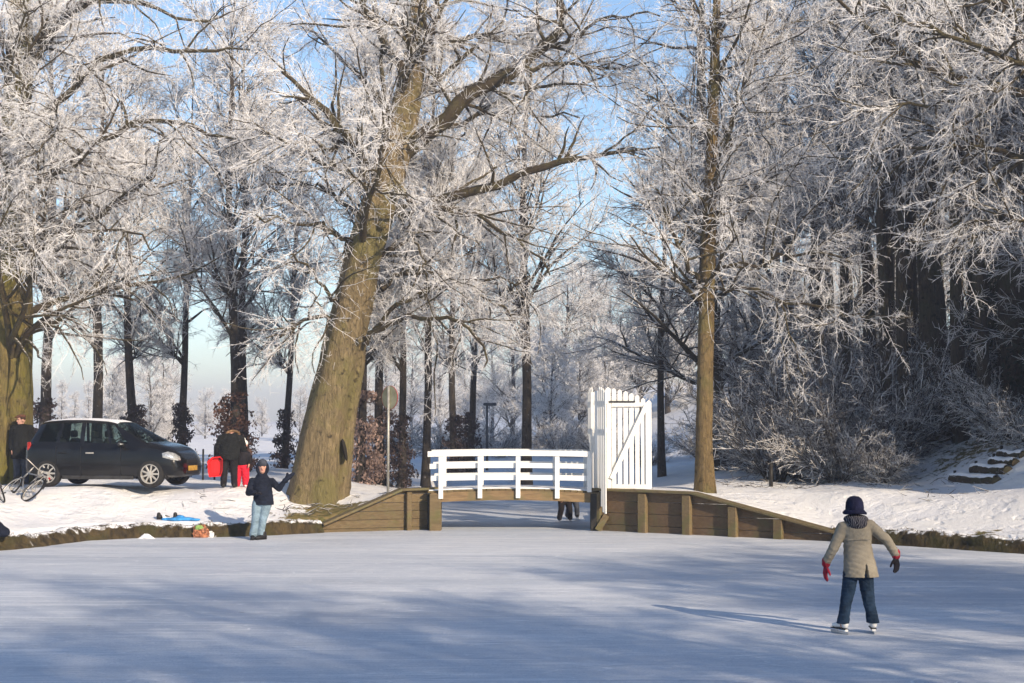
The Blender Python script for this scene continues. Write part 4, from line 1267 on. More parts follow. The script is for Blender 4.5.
def glass_mat():
    m, t = mat('car_glass')
    t.set('Base Color', (0.015, 0.02, 0.02)); t.set('Roughness', 0.06); t.set('Specular IOR Level', 0.6)
    tr = t.new('ShaderNodeBsdfTransparent'); tr.inputs[0].default_value = (0.55, 0.66, 0.62, 1)
    mx = t.new('ShaderNodeMixShader'); mx.inputs[0].default_value = 0.2
    t.l.new(tr.outputs[0], mx.inputs[1]); t.l.new(t.n['Principled BSDF'].outputs[0], mx.inputs[2])
    t.l.new(mx.outputs[0], t.n['Material Output'].inputs['Surface'])
    return m
M['glass'] = glass_mat()

def lathe(bm, prof, seg=28, axis='y'):
    """prof: list of (radius, offset along axis)"""
    rings = []
    for r, o in prof:
        ring = []
        for k in range(seg):
            a = 2 * math.pi * k / seg
            ring.append(bm.verts.new((r * math.cos(a), o, r * math.sin(a))))
        rings.append(ring)
    for a, b in zip(rings[:-1], rings[1:]):
        for k in range(seg):
            bm.faces.new((a[k], a[(k + 1) % seg], b[(k + 1) % seg], b[k]))
    return rings

def car_wheel(parent, x, side, y):
    W = empty('wheel', (x, y, 0.32)); W.parent = parent
    s = side
    bm = bmesh.new()
    lathe(bm, [(0.215, -0.09), (0.245, -0.105), (0.295, -0.10), (0.317, -0.075), (0.32, 0.0), (0.317, 0.075), (0.295, 0.10), (0.245, 0.105), (0.215, 0.09)], 32)
    bm_obj('tyre', bm, M['tyre'], W, smooth=True)
    bm = bmesh.new()
    f = s
    lathe(bm, [(0.222, f * 0.092), (0.228, f * 0.100), (0.208, f * 0.100), (0.196, f * 0.075), (0.19, -f * 0.08)], 32)
    for k in range(9):
        a = 2 * math.pi * k / 9
        d = Vector((math.cos(a), 0, math.sin(a)))
        add_box(bm, d * 0.13 + Vector((0, f * 0.082, 0)), (0.16, 0.03, 0.043), Matrix.Rotation(-a, 3, 'Y'), 0.006)
    add_cyl(bm, (0, f * 0.06, 0), (0, f * 0.105, 0), 0.055, 0.05, 14)
    bm_obj('rim', bm, M['alloy'], W)
    bm = bmesh.new()
    add_cyl(bm, (0, f * 0.03, 0), (0, f * 0.045, 0), 0.2, seg=24)
    bm_obj('brake_disc', bm, M['trim'], W)
    return W

def build_car(loc, rz):
    Cc = empty('parked_car', loc, rz, 'black five door hatchback with frosted roof parked on the snowy bank', 'car')
    # stations: xb, xr, half width, z bottom, z belt, z top, roof half width
    st = [(0.00, 0.40, 0.66, 0.34, 0.86, 1.47, 0.52), (0.05, 0.42, 0.77, 0.30, 0.92, 1.50, 0.56), (0.18, 0.47, 0.835, 0.27, 0.96, 1.53, 0.59), (0.44, 0.66, 0.865, 0.25, 0.975, 1.56, 0.61),
          (0.98, 1.06, 0.875, 0.22, 0.965, 1.59, 0.62), (1.06, 1.13, 0.875, 0.22, 0.963, 1.592, 0.62), (1.58, 1.56, 0.88, 0.20, 0.95, 1.595, 0.62), (1.70, 1.66, 0.88, 0.20, 0.948, 1.592, 0.62),
          (2.34, 2.12, 0.88, 0.20, 0.935, 1.56, 0.61), (2.40, 2.17, 0.88, 0.20, 0.933, 1.555, 0.61), (2.86, 2.28, 0.875, 0.20, 0.925, 1.53, 0.605), (3.00, 2.36, 0.87, 0.21, 0.925, 1.505, 0.60)]
    hood = [(3.16, 3.20, 0.865, 0.22, 0.93, 1.055, 0.66), (3.50, 3.50, 0.86, 0.23, 0.885, 1.00, 0.66), (3.80, 3.80, 0.835, 0.24, 0.80, 0.93, 0.62), (3.99, 3.99, 0.79, 0.24, 0.70, 0.845, 0.56), (4.11, 4.11, 0.72, 0.25, 0.62, 0.74, 0.50), (4.18, 4.18, 0.62, 0.27, 0.54, 0.63, 0.44), (4.205, 4.205, 0.54, 0.30, 0.46, 0.52, 0.40)]
    fx = lambda x: 0.8 - (0.8 - x) * 0.78 if x < 0.8 else (x if x < 3.34 else 3.34 + (x - 3.34) * 0.8)
    def ring(s_, is_hood):
        xb, xr, w, zb, zl, zt, wr = s_
        xb, xr = fx(xb), fx(xr)
        def px(u): return xb + (xr - xb) * u
        pts = [(xb, 0, zb), (xb, 0.82 * w, zb), (xb, 0.95 * w, zb + 0.05), (xb, 0.995 * w, zb + 0.16), (xb, w, zb + 0.3 * (zl - zb) + .12), (xb, 0.995 * w, zl - 0.10), (xb, 0.965 * w, zl)]
        e = 0.94 * w
        hh = zt - zl
        for u in (0.04, 0.14, 0.55, 0.86):       # greenhouse side
            pts.append((px(u), e + (wr - e) * (u ** 1.15), zl + hh * u))
        pts.append((px(0.955), wr * 0.9, zl + hh * 0.955)); pts.append((px(0.99), wr * 0.6, zl + hh * 0.99)); pts.append((px(1), 0, zt))
        return pts
    rings = [ring(s_, False) for s_ in st] + [ring(s_, True) for s_ in hood]
    n, m = len(rings), len(rings[0])
    bm = bmesh.new()
    VL = [[bm.verts.new(p) for p in r] for r in rings]
    VR = [[(VL[i][j] if abs(rings[i][j][1]) < 1e-6 else bm.verts.new((rings[i][j][0], -rings[i][j][1], rings[i][j][2]))) for j in range(m)] for i in range(n)]
    glass = {}
    def classify(i, j):
        if j in (8, 9) or j == 8:
            if i in (3,): return 'quarter_window'
            if i in (5,): return 'rear_side_window'
            if i in (7,): return 'front_side_window'
            if i in (9,): return 'front_quarter_window'
        if i == len(st) - 1 and j in (10, 11, 12): return 'windscreen'
        return None
    for side, Vx in ((1, VL), (-1, VR)):
        for i in range(n - 1):
            for j in range(m - 1):
                f = bm.faces.new((Vx[i][j], Vx[i + 1][j], Vx[i + 1][j + 1], Vx[i][j + 1]))
                c = classify(i, j)
                if c: glass.setdefault((c, side if c != 'windscreen' else 0), []).append([Vector(rings[a][b]) for a, b in ((i, j), (i + 1, j), (i + 1, j + 1), (i, j + 1))]); f.tag = True
    for Vend in (0, n - 1):
        for j in range(m - 1):
            q = [VL[Vend][j], VL[Vend][j + 1], VR[Vend][j + 1], VR[Vend][j]]
            q2 = []
            for v in q:
                if v not in q2: q2.append(v)
            if len(q2) > 2: bm.faces.new(q2)
    bmesh.ops.delete(bm, geom=[f for f in bm.faces if f.tag], context='FACES')
    # wheel arches
    body = bm_obj('body', bm, M['car_paint'], Cc, smooth=True)
    for ax in (0.80, 3.34):
        cb_ = bmesh.new()
        add_cyl(cb_, (ax, -1.2, 0.33), (ax, -0.58, 0.33), 0.375, seg=32); add_cyl(cb_, (ax, 0.58, 0.33), (ax, 1.2, 0.33), 0.375, seg=32)
        cut = bm_obj('cut', cb_)
        md = body.modifiers.new('arch', 'BOOLEAN'); md.object = cut; md.operation = 'DIFFERENCE'; md.solver = 'FAST'
        dg = bpy.context.evaluated_depsgraph_get()
        me = bpy.data.meshes.new_from_object(body.evaluated_get(dg))
        body.modifiers.clear()
        if len(me.polygons) > 200: body.data = me
        bpy.data.objects.remove(cut)
        me.polygons.foreach_set('use_smooth', np.full(len(me.polygons), True))
    body.data.set_sharp_from_angle(angle=R(40))
    # panes
    for (c, side), quads in glass.items():
        b2 = bmesh.new()
        for q in quads:
            for sg in ((1, -1) if c == 'windscreen' else (side,)):
                if c == 'windscreen':
                    if sg < 0: continue
                vs_ = []
                for p in q: vs_.append(b2.verts.new((p.x, p.y * (side or 1) * 0.99, p.z)))
                b2.faces.new(vs_)
                if c == 'windscreen':
                    b2.faces.new([b2.verts.new((p.x, -p.y * 0.99, p.z)) for p in q])
        bmesh.ops.remove_doubles(b2, verts=b2.verts, dist=0.001)
        bm_obj(c, b2, M['glass'], Cc, smooth=True)
    # frost on the roof
    b2 = bmesh.new()
    rows = []
    for i in range(2, len(st)):
        r = rings[i]
        pts = [(r[j][0], r[j][1] * sg, r[j][2]) for sg, js in ((-1, (11, 12)), (1, (13, 12, 11))) for j in js]
        rows.append([b2.verts.new((p[0], p[1], p[2] + (0.003 if k in (0, 4) else 0.014))) for k, p in enumerate(pts)])
    for a, b in zip(rows[:-1], rows[1:]):
        for k in range(4): b2.faces.new((a[k], a[k + 1], b[k + 1], b[k]))
    bm_obj('roof_frost', b2, M['snow_plain'], Cc, smooth=True)
    # seams, handles, mouldings on both flanks
    for sg in (1, -1):
        y = sg * 0.882
        for x0, x1, z in ((0.98, 1.02, 0.82), (1.86, 1.90, 0.80)):
            pass
        for x in (1.02, 1.64, 2.62):
            b2 = bmesh.new()
            zz = np.linspace(0.24, 0.94, 6)
            for za, zb_ in zip(zz[:-1], zz[1:]):
                add_box(b2, (x, sg * (0.875 if za > 0.6 else 0.881), (za + zb_) / 2), (0.012, 0.012, zb_ - za + 0.01))
            bm_obj('door_seam', b2, M['trim'], Cc)
        box('sill', (2.05, sg * 0.84, 0.235), (1.75, 0.07, 0.09), M['car_dust'], Cc, bev=0.01)
        box('side_moulding', (2.0, sg * 0.884, 0.52), (1.7, 0.012, 0.045), M['car_paint'], Cc, bev=0.004)
        for x in (1.18, 1.86):
            box('door_handle', (x, sg * 0.885, 0.80), (0.2, 0.03, 0.035), M['alloy'] if x > 1.5 else M['car_paint'], Cc, bev=0.01)
        Mi = empty('door_mirror', (2.66, sg * 0.93, 0.99)); Mi.parent = Cc
        b2 = bmesh.new()
        r_ = bmesh.ops.create_uvsphere(b2, u_segments=14, v_segments=9, radius=0.1)
        bmesh.ops.scale(b2, vec=(0.6, 1.1, 0.8), verts=r_['verts'])
        bmesh.ops.translate(b2, vec=(0, sg * 0.07, 0.03), verts=r_['verts'])
        bm_obj('housing', b2, M['car_paint'], Mi, smooth=True)
        box('bracket', (0, -sg * 0.03, -0.01), (0.08, 0.1, 0.05), M['trim'], Mi)
        box('indicator_strip', (0.045, sg * 0.09, 0.02), (0.03, 0.13, 0.03), M['lamp_clear'], Mi, bev=0.005)
        # headlight wraps the corner
        b2 = bmesh.new()
        pts = [(3.70, 0.835, 0.80), (3.72, 0.84, 0.70), (3.95, 0.80, 0.655), (4.10, 0.70, 0.63), (4.13, 0.58, 0.635), (4.09, 0.56, 0.72), (3.98, 0.66, 0.80), (3.84, 0.76, 0.835)]
        pts = [(fx(p[0]), p[1], p[2]) for p in pts]
        vo = [b2.verts.new((p[0] + 0.012, sg * (p[1] + 0.022), p[2])) for p in pts]; vi = [b2.verts.new((p[0] - 0.08, sg * (p[1] - 0.08), p[2])) for p in pts]
        cen = b2.verts.new((fx(3.955), sg * 0.775, 0.735))
        for k in range(8):
            b2.faces.new((cen, vo[k], vo[(k + 1) % 8])); b2.faces.new((vo[k], vi[k], vi[(k + 1) % 8], vo[(k + 1) % 8]))
        bm_obj('headlight', b2, M['lamp_clear'], Cc, smooth=True)
        box('tail_light', (fx(0.17), sg * 0.80, 0.95), (0.10, 0.045, 0.2), M['lamp_red'], Cc, bev=0.02)
        for ax in (0.80, 3.34):
            car_wheel(Cc, ax, sg, sg * 0.775)
            b2 = bmesh.new()
            prof = [(0.375, sg * 0.58), (0.375, sg * 0.83)]
            seg = 24
            rr = [[b2.verts.new((ax + r_ * math.cos(a), o, 0.33 + r_ * math.sin(a))) for a in np.linspace(-0.35, math.pi + 0.35, seg)] for r_, o in prof]
            for k in range(seg - 1): b2.faces.new((rr[0][k], rr[0][k + 1], rr[1][k + 1], rr[1][k]))
            bm_obj('wheel_arch_liner', b2, M['trim'], Cc)
    box('front_plate', (fx(4.215) + .002, 0.0, 0.44), (0.02, 0.52, 0.115), M['plate'], Cc)
    box('lower_grille', (fx(4.19), 0, 0.345), (0.05, 0.8, 0.09), M['trim'], Cc, bev=0.01)
    box('upper_grille', (fx(4.165), 0, 0.60), (0.06, 0.66, 0.07), M['trim'], Cc, bev=0.01)
    box('number_plate', (fx(-0.005), 0, 0.62), (0.02, 0.52, 0.115), M['plate'], Cc)
    box('floor_pan', (2.05, 0, 0.27), (3.2, 1.1, 0.06), M['trim'], Cc)
    # seats seen through the glass
    for x, y in ((2.0, 0.36), (2.0, -0.36), (1.1, 0.4), (1.1, -0.4)):
        S_ = empty('seat', (x, y, 0.4)); S_.parent = Cc
        box('backrest', (-0.16, 0, 0.42), (0.14, 0.46, 0.62), M['seat_cloth'], S_, Matrix.Rotation(-0.2, 3, 'Y'), 0.05)
        box('headrest', (-0.25, 0, 0.83), (0.1, 0.25, 0.17), M['seat_cloth'], S_, None, 0.03)
        box('cushion', (0.08, 0, 0.1), (0.5, 0.48, 0.16), M['seat_cloth'], S_, None, 0.04)
    box('dashboard', (2.95, 0, 0.85), (0.4, 1.4, 0.16), M['trim'], Cc, bev=0.04)
    return Cc
# rear wheel foot at pixel (48,489), front wheel foot at (149,490)
cw0, cw1 = G(48, 487.5, DECK), G(149, 491.5, DECK)
cyaw = R(-9.5)
cdir = Vector((math.cos(cyaw), math.sin(cyaw), 0))
cmid = Vector((P(114, 470, 35.8).x, 35.8, DECK))
cperp = Vector((-cdir.y, cdir.x, 0))
corg = cmid - cdir * 2.07
build_car((corg.x, corg.y, gz(cmid.x, cmid.y) - 0.012), cyaw)

# ------------------------------------------------------------------ people
def caps(bm, p0, r0, p1, r1, seg=14):
    """tapered capsule as a closed surface"""
    p0, p1 = Vector(p0), Vector(p1)
    d = p1 - p0; L = d.length
    q = d.to_track_quat('Z', 'Y') if L > 1e-6 else Vector((0, 0, 1)).to_track_quat('Z', 'Y')
    prof = [(r0 * math.sin(a), -r0 * math.cos(a)) for a in np.linspace(0.0, math.pi / 2, 5)] + [(r1 * math.cos(a), L + r1 * math.sin(a)) for a in np.linspace(0, math.pi / 2, 5)]
    rings = []
    for r_, z in prof:
        if r_ < 1e-5: rings.append([bm.verts.new(p0 + q @ Vector((0, 0, z)))])
        else: rings.append([bm.verts.new(p0 + q @ Vector((r_ * math.cos(2 * math.pi * k / seg), r_ * math.sin(2 * math.pi * k / seg), z))) for k in range(seg)])
    for a, b in zip(rings[:-1], rings[1:]):
        for k in range(seg):
            k2 = (k + 1) % seg
            if len(a) == 1: bm.faces.new((a[0], b[k2], b[k]))
            elif len(b) == 1: bm.faces.new((a[k], a[k2], b[0]))
            else: bm.faces.new((a[k], a[k2], b[k2], b[k]))

def ell(bm, c, r, rot=None, seg=18):
    g = bmesh.ops.create_uvsphere(bm, u_segments=seg, v_segments=12, radius=1.0)
    m = Matrix.Translation(c) @ (rot.to_4x4() if rot is not None else Matrix()) @ Matrix.Diagonal((*r, 1))
    bmesh.ops.transform(bm, matrix=m, verts=g['verts'])

def loft(bm, rings, seg=20):
    """closed loft through ellipses (cx,cy,cz,rx,ry)"""
    rr = [[bm.verts.new((cx + rx * math.cos(2 * math.pi * k / seg), cy + ry * math.sin(2 * math.pi * k / seg), cz)) for k in range(seg)] for cx, cy, cz, rx, ry in rings]
    for a, b in zip(rr[:-1], rr[1:]):
        for k in range(seg): bm.faces.new((a[k], a[(k + 1) % seg], b[(k + 1) % seg], b[k]))
    bm.faces.new(rr[0][::-1]); bm.faces.new(rr[-1])

def blob(name, bm, voxel, sm, m, parent):
    """fuse overlapping closed shapes into one continuous skin"""
    o = bm_obj(name, bm, m, None)
    md = o.modifiers.new('r', 'REMESH'); md.mode = 'VOXEL'; md.voxel_size = voxel; md.use_smooth_shade = True
    s_ = o.modifiers.new('s', 'SMOOTH'); s_.iterations = sm; s_.factor = 0.5
    dg = bpy.context.evaluated_depsgraph_get()
    me = bpy.data.meshes.new_from_object(o.evaluated_get(dg))
    old = o.data
    o.modifiers.clear(); o.data = me
    bpy.data.meshes.remove(old)
    me.name = name
    me.polygons.foreach_set('use_smooth', np.full(len(me.polygons), True))
    o.parent = parent
    return o

def crease(o, amp, hem=None, seed=0):
    """uneven folds pushed into a garment along its normals, hem cut level"""
    me = o.data
    n = len(me.vertices)
    co = np.empty(n * 3, np.float32); me.vertices.foreach_get('co', co); co = co.reshape(-1, 3)
    no = np.empty(n * 3, np.float32); me.vertices.foreach_get('normal', no); no = no.reshape(-1, 3)
    rs = np.random.RandomState(seed)
    h = np.zeros(n)
    for k in range(9):
        d = rs.randn(3); d[2] += np.sign(d[2]) * 0.8; d /= np.linalg.norm(d)
        f = rs.uniform(28, 75)
        w = co @ (rs.randn(3) * 5)
        h += np.abs(np.sin((co @ d) * f + 1.4 * np.sin(w) + rs.uniform(0, 6))) ** 3 * rs.uniform(0.3, 1.0) * (0.5 + 0.5 * np.sin(co @ (rs.randn(3) * 7) + k))
    h = h / 2.0 - 0.4
    co = co + no * (amp * h)[:, None].astype(np.float32)
    if hem is not None: co[:, 2] = np.where(co[:, 2] < hem, hem + 0.1 * (co[:, 2] - hem), co[:, 2])
    me.vertices.foreach_set('co', co.ravel()); me.update()
    return o

def chain(bm, pts, seg=14):
    for (p, r), (q, s_) in zip(pts[:-1], pts[1:]): caps(bm, p, r, q, s_, seg)

def cloth(name, c, rough=0.9, var=0.25, bscale=45.0, bump=0.5):
    m, t = mat(name)
    co = t.coord()
    n = t.noise(co, 7.0, 5)
    t.set('Base Color', t.mix(t.ramp(n, 0.3, 0.7), tuple(v * (1 - var) for v in c), tuple(min(1, v * (1 + var)) for v in c)))
    t.set('Roughness', rough); t.set('Specular IOR Level', 0.15)
    h = t.math('ADD', t.noise(co, 9.0, 4, 0.6, 1.0), t.math('MULTIPLY', t.noise(co, bscale, 3), 0.3))
    t.set('Normal', t.bump(h, bump, 0.05))
    return m
M['skin'] = cloth('skin', (0.55, 0.30, 0.22), 0.55, 0.08, 30, 0.1)
M['coat_beige'] = cloth('beige_coat', (0.225, 0.20, 0.155), 0.9, 0.12, 90, 0.2)
M['navy'] = cloth('navy_jacket', (0.010, 0.013, 0.024), 0.85, 0.3)
M['blackcoat'] = cloth('black_coat', (0.012, 0.0125, 0.012), 0.9, 0.3)
M['jeans'] = cloth('dark_jeans', (0.014, 0.028, 0.052), 0.9, 0.4)
M['lightjeans'] = cloth('light_jeans', (0.20, 0.28, 0.34), 0.9, 0.25)
M['hat_navy'] = cloth('navy_hat', (0.010, 0.011, 0.03), 0.95, 0.3)
M['hat_grey'] = cloth('grey_cap', (0.05, 0.055, 0.07), 0.95, 0.3)
M['cap_brown'] = cloth('brown_cap', (0.13, 0.06, 0.04), 0.95, 0.3)
M['red'] = cloth('red_snow_trousers', (0.62, 0.015, 0.035), 0.7, 0.15)
M['redplastic'] = plain('red_plastic', (0.72, 0.02, 0.02), 0.35, 0.1, 4)
M['glove_red'] = cloth('red_glove', (0.30, 0.02, 0.035), 0.9, 0.3)
M['glove_black'] = cloth('black_glove', (0.015, 0.013, 0.015), 0.9, 0.3)
M['shoe'] = plain('black_shoe', (0.012, 0.011, 0.011), 0.5, 0.3)
M['skate_white'] = plain('white_boot', (0.72, 0.71, 0.68), 0.5, 0.1)
M['steel'] = plain('skate_steel', (0.5, 0.5, 0.5), 0.3, 0.1, 4, metal=1.0)
M['fur'] = cloth('brown_fur', (0.22, 0.13, 0.07), 0.95, 0.5, 80, 0.9)
M['hair'] = cloth('brown_hair', (0.07, 0.04, 0.025), 0.8, 0.4)
M['eye'] = plain('eye', (0.02, 0.015, 0.012), 0.3, 0.1)

def striped_scarf():
    m, t = mat('striped_scarf')
    w = t.new('ShaderNodeTexWave'); w.bands_direction = 'X'; w.inputs['Scale'].default_value = 14; w.inputs['Distortion'].default_value = 9; w.inputs['Detail'].default_value = 2
    t.l.new(t.coord(), w.inputs['Vector'])
    t.set('Base Color', t.mix(t.ramp(w.outputs['Fac'], 0.90, 0.99), (0.012, 0.011, 0.018), (0.30, 0.29, 0.30)))
    t.set('Roughness', 0.95)
    return m
M['scarf'] = striped_scarf()

def hand_prims(bm, wrist, dirv, palm_n, size=0.17, curl=0.5, thumb=1):
    """palm and five fingers hanging along dirv; palm_n is the palm normal, thumb = side sign"""
    w = Vector(wrist); d = Vector(dirv).normalized(); n = Vector(palm_n); n = (n - d * n.dot(d)).normalized(); s_ = d.cross(n)
    k = size / 0.17
    for o in (-0.026, -0.008, 0.010, 0.027): caps(bm, w, 0.021 * k, w + (d * 0.08 + s_ * o) * k, 0.014 * k, 8)
    for o, l in ((-0.028, 0.058), (-0.009, 0.068), (0.010, 0.072), (0.029, 0.062)):
        a = w + (d * 0.08 + s_ * o * thumb) * k
        b = a + (d * math.cos(curl * .5) + n * math.sin(curl * .5)) * l * 0.5 * k
        c = b + (d * math.cos(curl * 1.3) + n * math.sin(curl * 1.3)) * l * 0.5 * k
        caps(bm, a, 0.011 * k, b, 0.0105 * k, 8); caps(bm, b, 0.0105 * k, c, 0.009 * k, 8)
    a = w + (d * 0.025 + s_ * 0.028 * thumb) * k; b = a + (d * 0.032 + s_ * 0.026 * thumb + n * 0.012) * k; c = b + (d * 0.03 + n * 0.012 + s_ * 0.006 * thumb) * k
    caps(bm, a, 0.014 * k, b, 0.012 * k, 8); caps(bm, b, 0.012 * k, c, 0.010 * k, 8)

def head_prims(bm, c, face, r=0.1):
    """skull, jaw, nose and ears; face = horizontal facing direction"""
    f = Vector(face).normalized(); s_ = Vector((-f.y, f.x, 0)); c = Vector(c); u = Vector((0, 0, 1))
    k = r / 0.1
    rot = Matrix((s_, f, u)).transposed()
    ell(bm, c + u * 0.02 * k, (0.078 * k, 0.095 * k, 0.10 * k), rot)
    ell(bm, c + f * 0.025 * k - u * 0.055 * k, (0.055 * k, 0.062 * k, 0.06 * k), rot)
    caps(bm, c + f * 0.085 * k + u * 0.015 * k, 0.012 * k, c + f * 0.102 * k - u * 0.02 * k, 0.016 * k, 8)
    for sg in (-1, 1):
        ell(bm, c + s_ * sg * 0.08 * k - f * 0.005 * k, (0.012 * k, 0.022 * k, 0.032 * k), rot, 10)

def eyes_mouth(parent, c, face, r=0.1):
    f = Vector(face).normalized(); s_ = Vector((-f.y, f.x, 0)); c = Vector(c); k = r / 0.1
    for sg in (-1, 1):
        b2 = bmesh.new(); ell(b2, c + f * 0.083 * k + s_ * sg * 0.032 * k + Vector((0, 0, 0.022 * k)), (0.011 * k,) * 3, None, 10)
        bm_obj('eye', b2, M['eye'], parent, smooth=True)
    b2 = bmesh.new(); ell(b2, c + f * 0.083 * k - Vector((0, 0, 0.052 * k)), (0.024 * k, 0.008 * k, 0.007 * k), Matrix((s_, f, Vector((0, 0, 1)))).transposed(), 10)
    bm_obj('mouth', b2, cloth_mouth, parent, smooth=True)
cloth_mouth = cloth('lips', (0.35, 0.10, 0.09), 0.5, 0.1)

# --- the skater
def build_skater():
    sc = (632 - 420) / EYE
    Y = FPX / sc / math.cos(PITCH)
    o0 = G(857, 634, 0.0); Y = o0.y
    k = FPX / Y
    T = empty('person', (o0.x, Y, 0), 0, 'skater seen from behind in beige coat and navy hat, arms held out', 'person')
    q = lambda px, py, y=0.0: Vector(((px - 857) / k, y, (634 - py) / k))
    hipL, hipR, kneeL, kneeR, ankL, ankR = q(851.5, 574), q(866, 574), q(847, 603, .03), q(869.5, 603, .02), q(842.5, 625, -.02), q(873.5, 624, .03)
    shL, shR = q(844, 529), q(871, 527)
    elL, wrL = q(834, 549, -.04), q(827.5, 563.5, .02)
    elR, wrR = q(887.5, 541.5, -.03), q(897, 555.5, .02)
    head = q(856.5, 510, .03)
    # body
    b = bmesh.new()
    chain(b, [(q(858.5, 570), .085), (q(858, 555), .10), (q(857.5, 535), .12), (q(857, 527), .09)])
    chain(b, [(q(857, 527, .0), .055), (head - Vector((0, 0.02, .06)), .05)])
    for S, E, W in ((shL, elL, wrL), (shR, elR, wrR)):
        chain(b, [(q(857, 530), .08), (S, .055), (E, .042), (W, .03)])
    for H, K, A in ((hipL, kneeL, ankL), (hipR, kneeR, ankR)):
        chain(b, [(H + Vector((0, 0, .05)), .07), (K, .05), (A, .035)])
    head_prims(b, head, (0, 1, 0), .105)
    blob('body', b, 0.012, 3, M['skin'], T)
    eyes_mouth(T, head, (0, 1, 0), .105)
    # jeans
    b = bmesh.new()
    chain(b, [(q(855, 572), .09), (q(863, 572), .09)])
    chain(b, [(hipL, .092), (q(849.5, 590, .02), .082), (kneeL, .069), (q(845, 612), .066), (q(842.5, 625.0, -.02), .076)])
    chain(b, [(hipR, .092), (q(868, 590, .02), .082), (kneeR, .067), (q(871.5, 611, .02), .065), (q(873.5, 624.5, .02), .074)])
    crease(blob('jeans', b, 0.009, 3, M['jeans'], T), 0.006, hem=.135, seed=1)
    # coat with a flared, slit skirt
    b = bmesh.new()
    loft(b, [(q(861.5, 577.5).x, 0, q(0, 577.5).z, .210, .155), (q(861, 570).x, 0, q(0, 570).z, .198, .148), (q(859.5, 557).x, 0, q(0, 557).z, .176, .132), (q(858.5, 545).x, 0, q(0, 545).z, .165, .122), (q(858, 535).x, 0, q(0, 535).z, .175, .122), (q(857.5, 528).x, 0, q(0, 528).z, .172, .11), (q(857, 523).x, 0, q(0, 523).z, .11, .09), (q(857, 519).x, 0, q(0, 519).z, .075, .07)], 26)
    chain(b, [(q(850, 529), .080), (shL, .072), (elL, .058), (wrL, .052)])
    chain(b, [(q(864, 529), .080), (shR, .072), (elR, .058), (wrR, .052)])
    coat = blob('coat', b, 0.009, 4, M['coat_beige'], T)
    # pleat: cut the back slit as a dark gap
    me = coat.data
    co = np.empty(len(me.vertices) * 3, np.float32); me.vertices.foreach_get('co', co); co = co.reshape(-1, 3)
    zs0, zs1 = q(0, 578).z, q(0, 562).z
    xs = q(864.5, 570).x
    inslit = (co[:, 1] < 0) & (co[:, 2] < zs1)
    wsl = 0.030 * np.clip((zs1 - co[:, 2]) / (zs1 - zs0), 0, 1)
    dx = np.abs(co[:, 0] - xs)
    co[:, 1] += np.where(inslit & (dx < wsl), 0.10 * (1 - (dx / (wsl + 1e-6)) ** 2), 0)
    # shoulder seam and elbow creases
    me.vertices.foreach_set('co', co.ravel()); me.update()
    crease(coat, 0.008, hem=q(0, 577.5).z, seed=2)
    box('back_yoke_seam', q(857.5, 540, -.132), (0.26, 0.006, 0.008), M['coat_beige'], coat)
    # hood and striped scarf
    b = bmesh.new()
    ell(b, q(857, 520.5, -.01), (.150, .12, .062))
    ell(b, q(857.5, 524.5, -.085), (.115, .06, .075), Matrix.Rotation(0.3, 3, 'X'))
    blob('striped_scarf', b, 0.012, 3, M['scarf'], T)
    # bucket hat
    H = empty('hat', q(856.5, 510, .02)); H.parent = T
    b = bmesh.new()
    hz = lambda py: (510 - py) / k
    loft(b, [(0, 0, hz(514), .105, .12), (0, 0, hz(509), .108, .12), (0, 0, hz(504), .102, .115), (0, 0, hz(500.5), .083, .095), (0, 0, hz(498.3), .05, .06), (0, 0, hz(497.8), .01, .012)], 26)
    bm_obj('crown', b, M['hat_navy'], H, smooth=True)
    b = bmesh.new()
    seg = 30
    r0 = [b.verts.new((.104 * math.cos(a), .118 * math.sin(a), hz(511))) for a in np.linspace(0, 2 * math.pi, seg, endpoint=False)]
    r1 = [b.verts.new((.142 * math.cos(a), .158 * math.sin(a), hz(514.2) + .006 * math.sin(3 * a))) for a in np.linspace(0, 2 * math.pi, seg, endpoint=False)]
    r2 = [b.verts.new((.140 * math.cos(a), .156 * math.sin(a), hz(515.4) + .006 * math.sin(3 * a))) for a in np.linspace(0, 2 * math.pi, seg, endpoint=False)]
    r3 = [b.verts.new((.100 * math.cos(a), .114 * math.sin(a), hz(513))) for a in np.linspace(0, 2 * math.pi, seg, endpoint=False)]
    for a, c in ((r0, r1), (r1, r2), (r2, r3)):
        for j in range(seg): b.faces.new((a[j], a[(j + 1) % seg], c[(j + 1) % seg], c[j]))
    bm_obj('brim', b, M['hat_navy'], H, smooth=True)
    # gloves with cuffs
    for W, d, pn, th, lab in ((wrL, (q(826, 580) - q(827.5, 563.5)), (1, 0.2, 0), 1, 'red glove'), (wrR, (q(898, 571) - q(897, 555.5)), (-.6, 0.8, 0), -1, None)):
        b = bmesh.new()
        caps(b, W - d.normalized() * .015, .045, W + d.normalized() * .03, .04, 12)
        hand_prims(b, W + d.normalized() * .03, d, pn, 0.215, 0.35, th)
        g = blob('glove', b, 0.007, 2, M['glove_red'] if th > 0 else M['glove_black'], T)
        g2 = bmesh.new(); caps(g2, W - d.normalized() * .02, .052, W + d.normalized() * .018, .050, 14)
        bm_obj('cuff', g2, M['glove_red'], g, smooth=True)
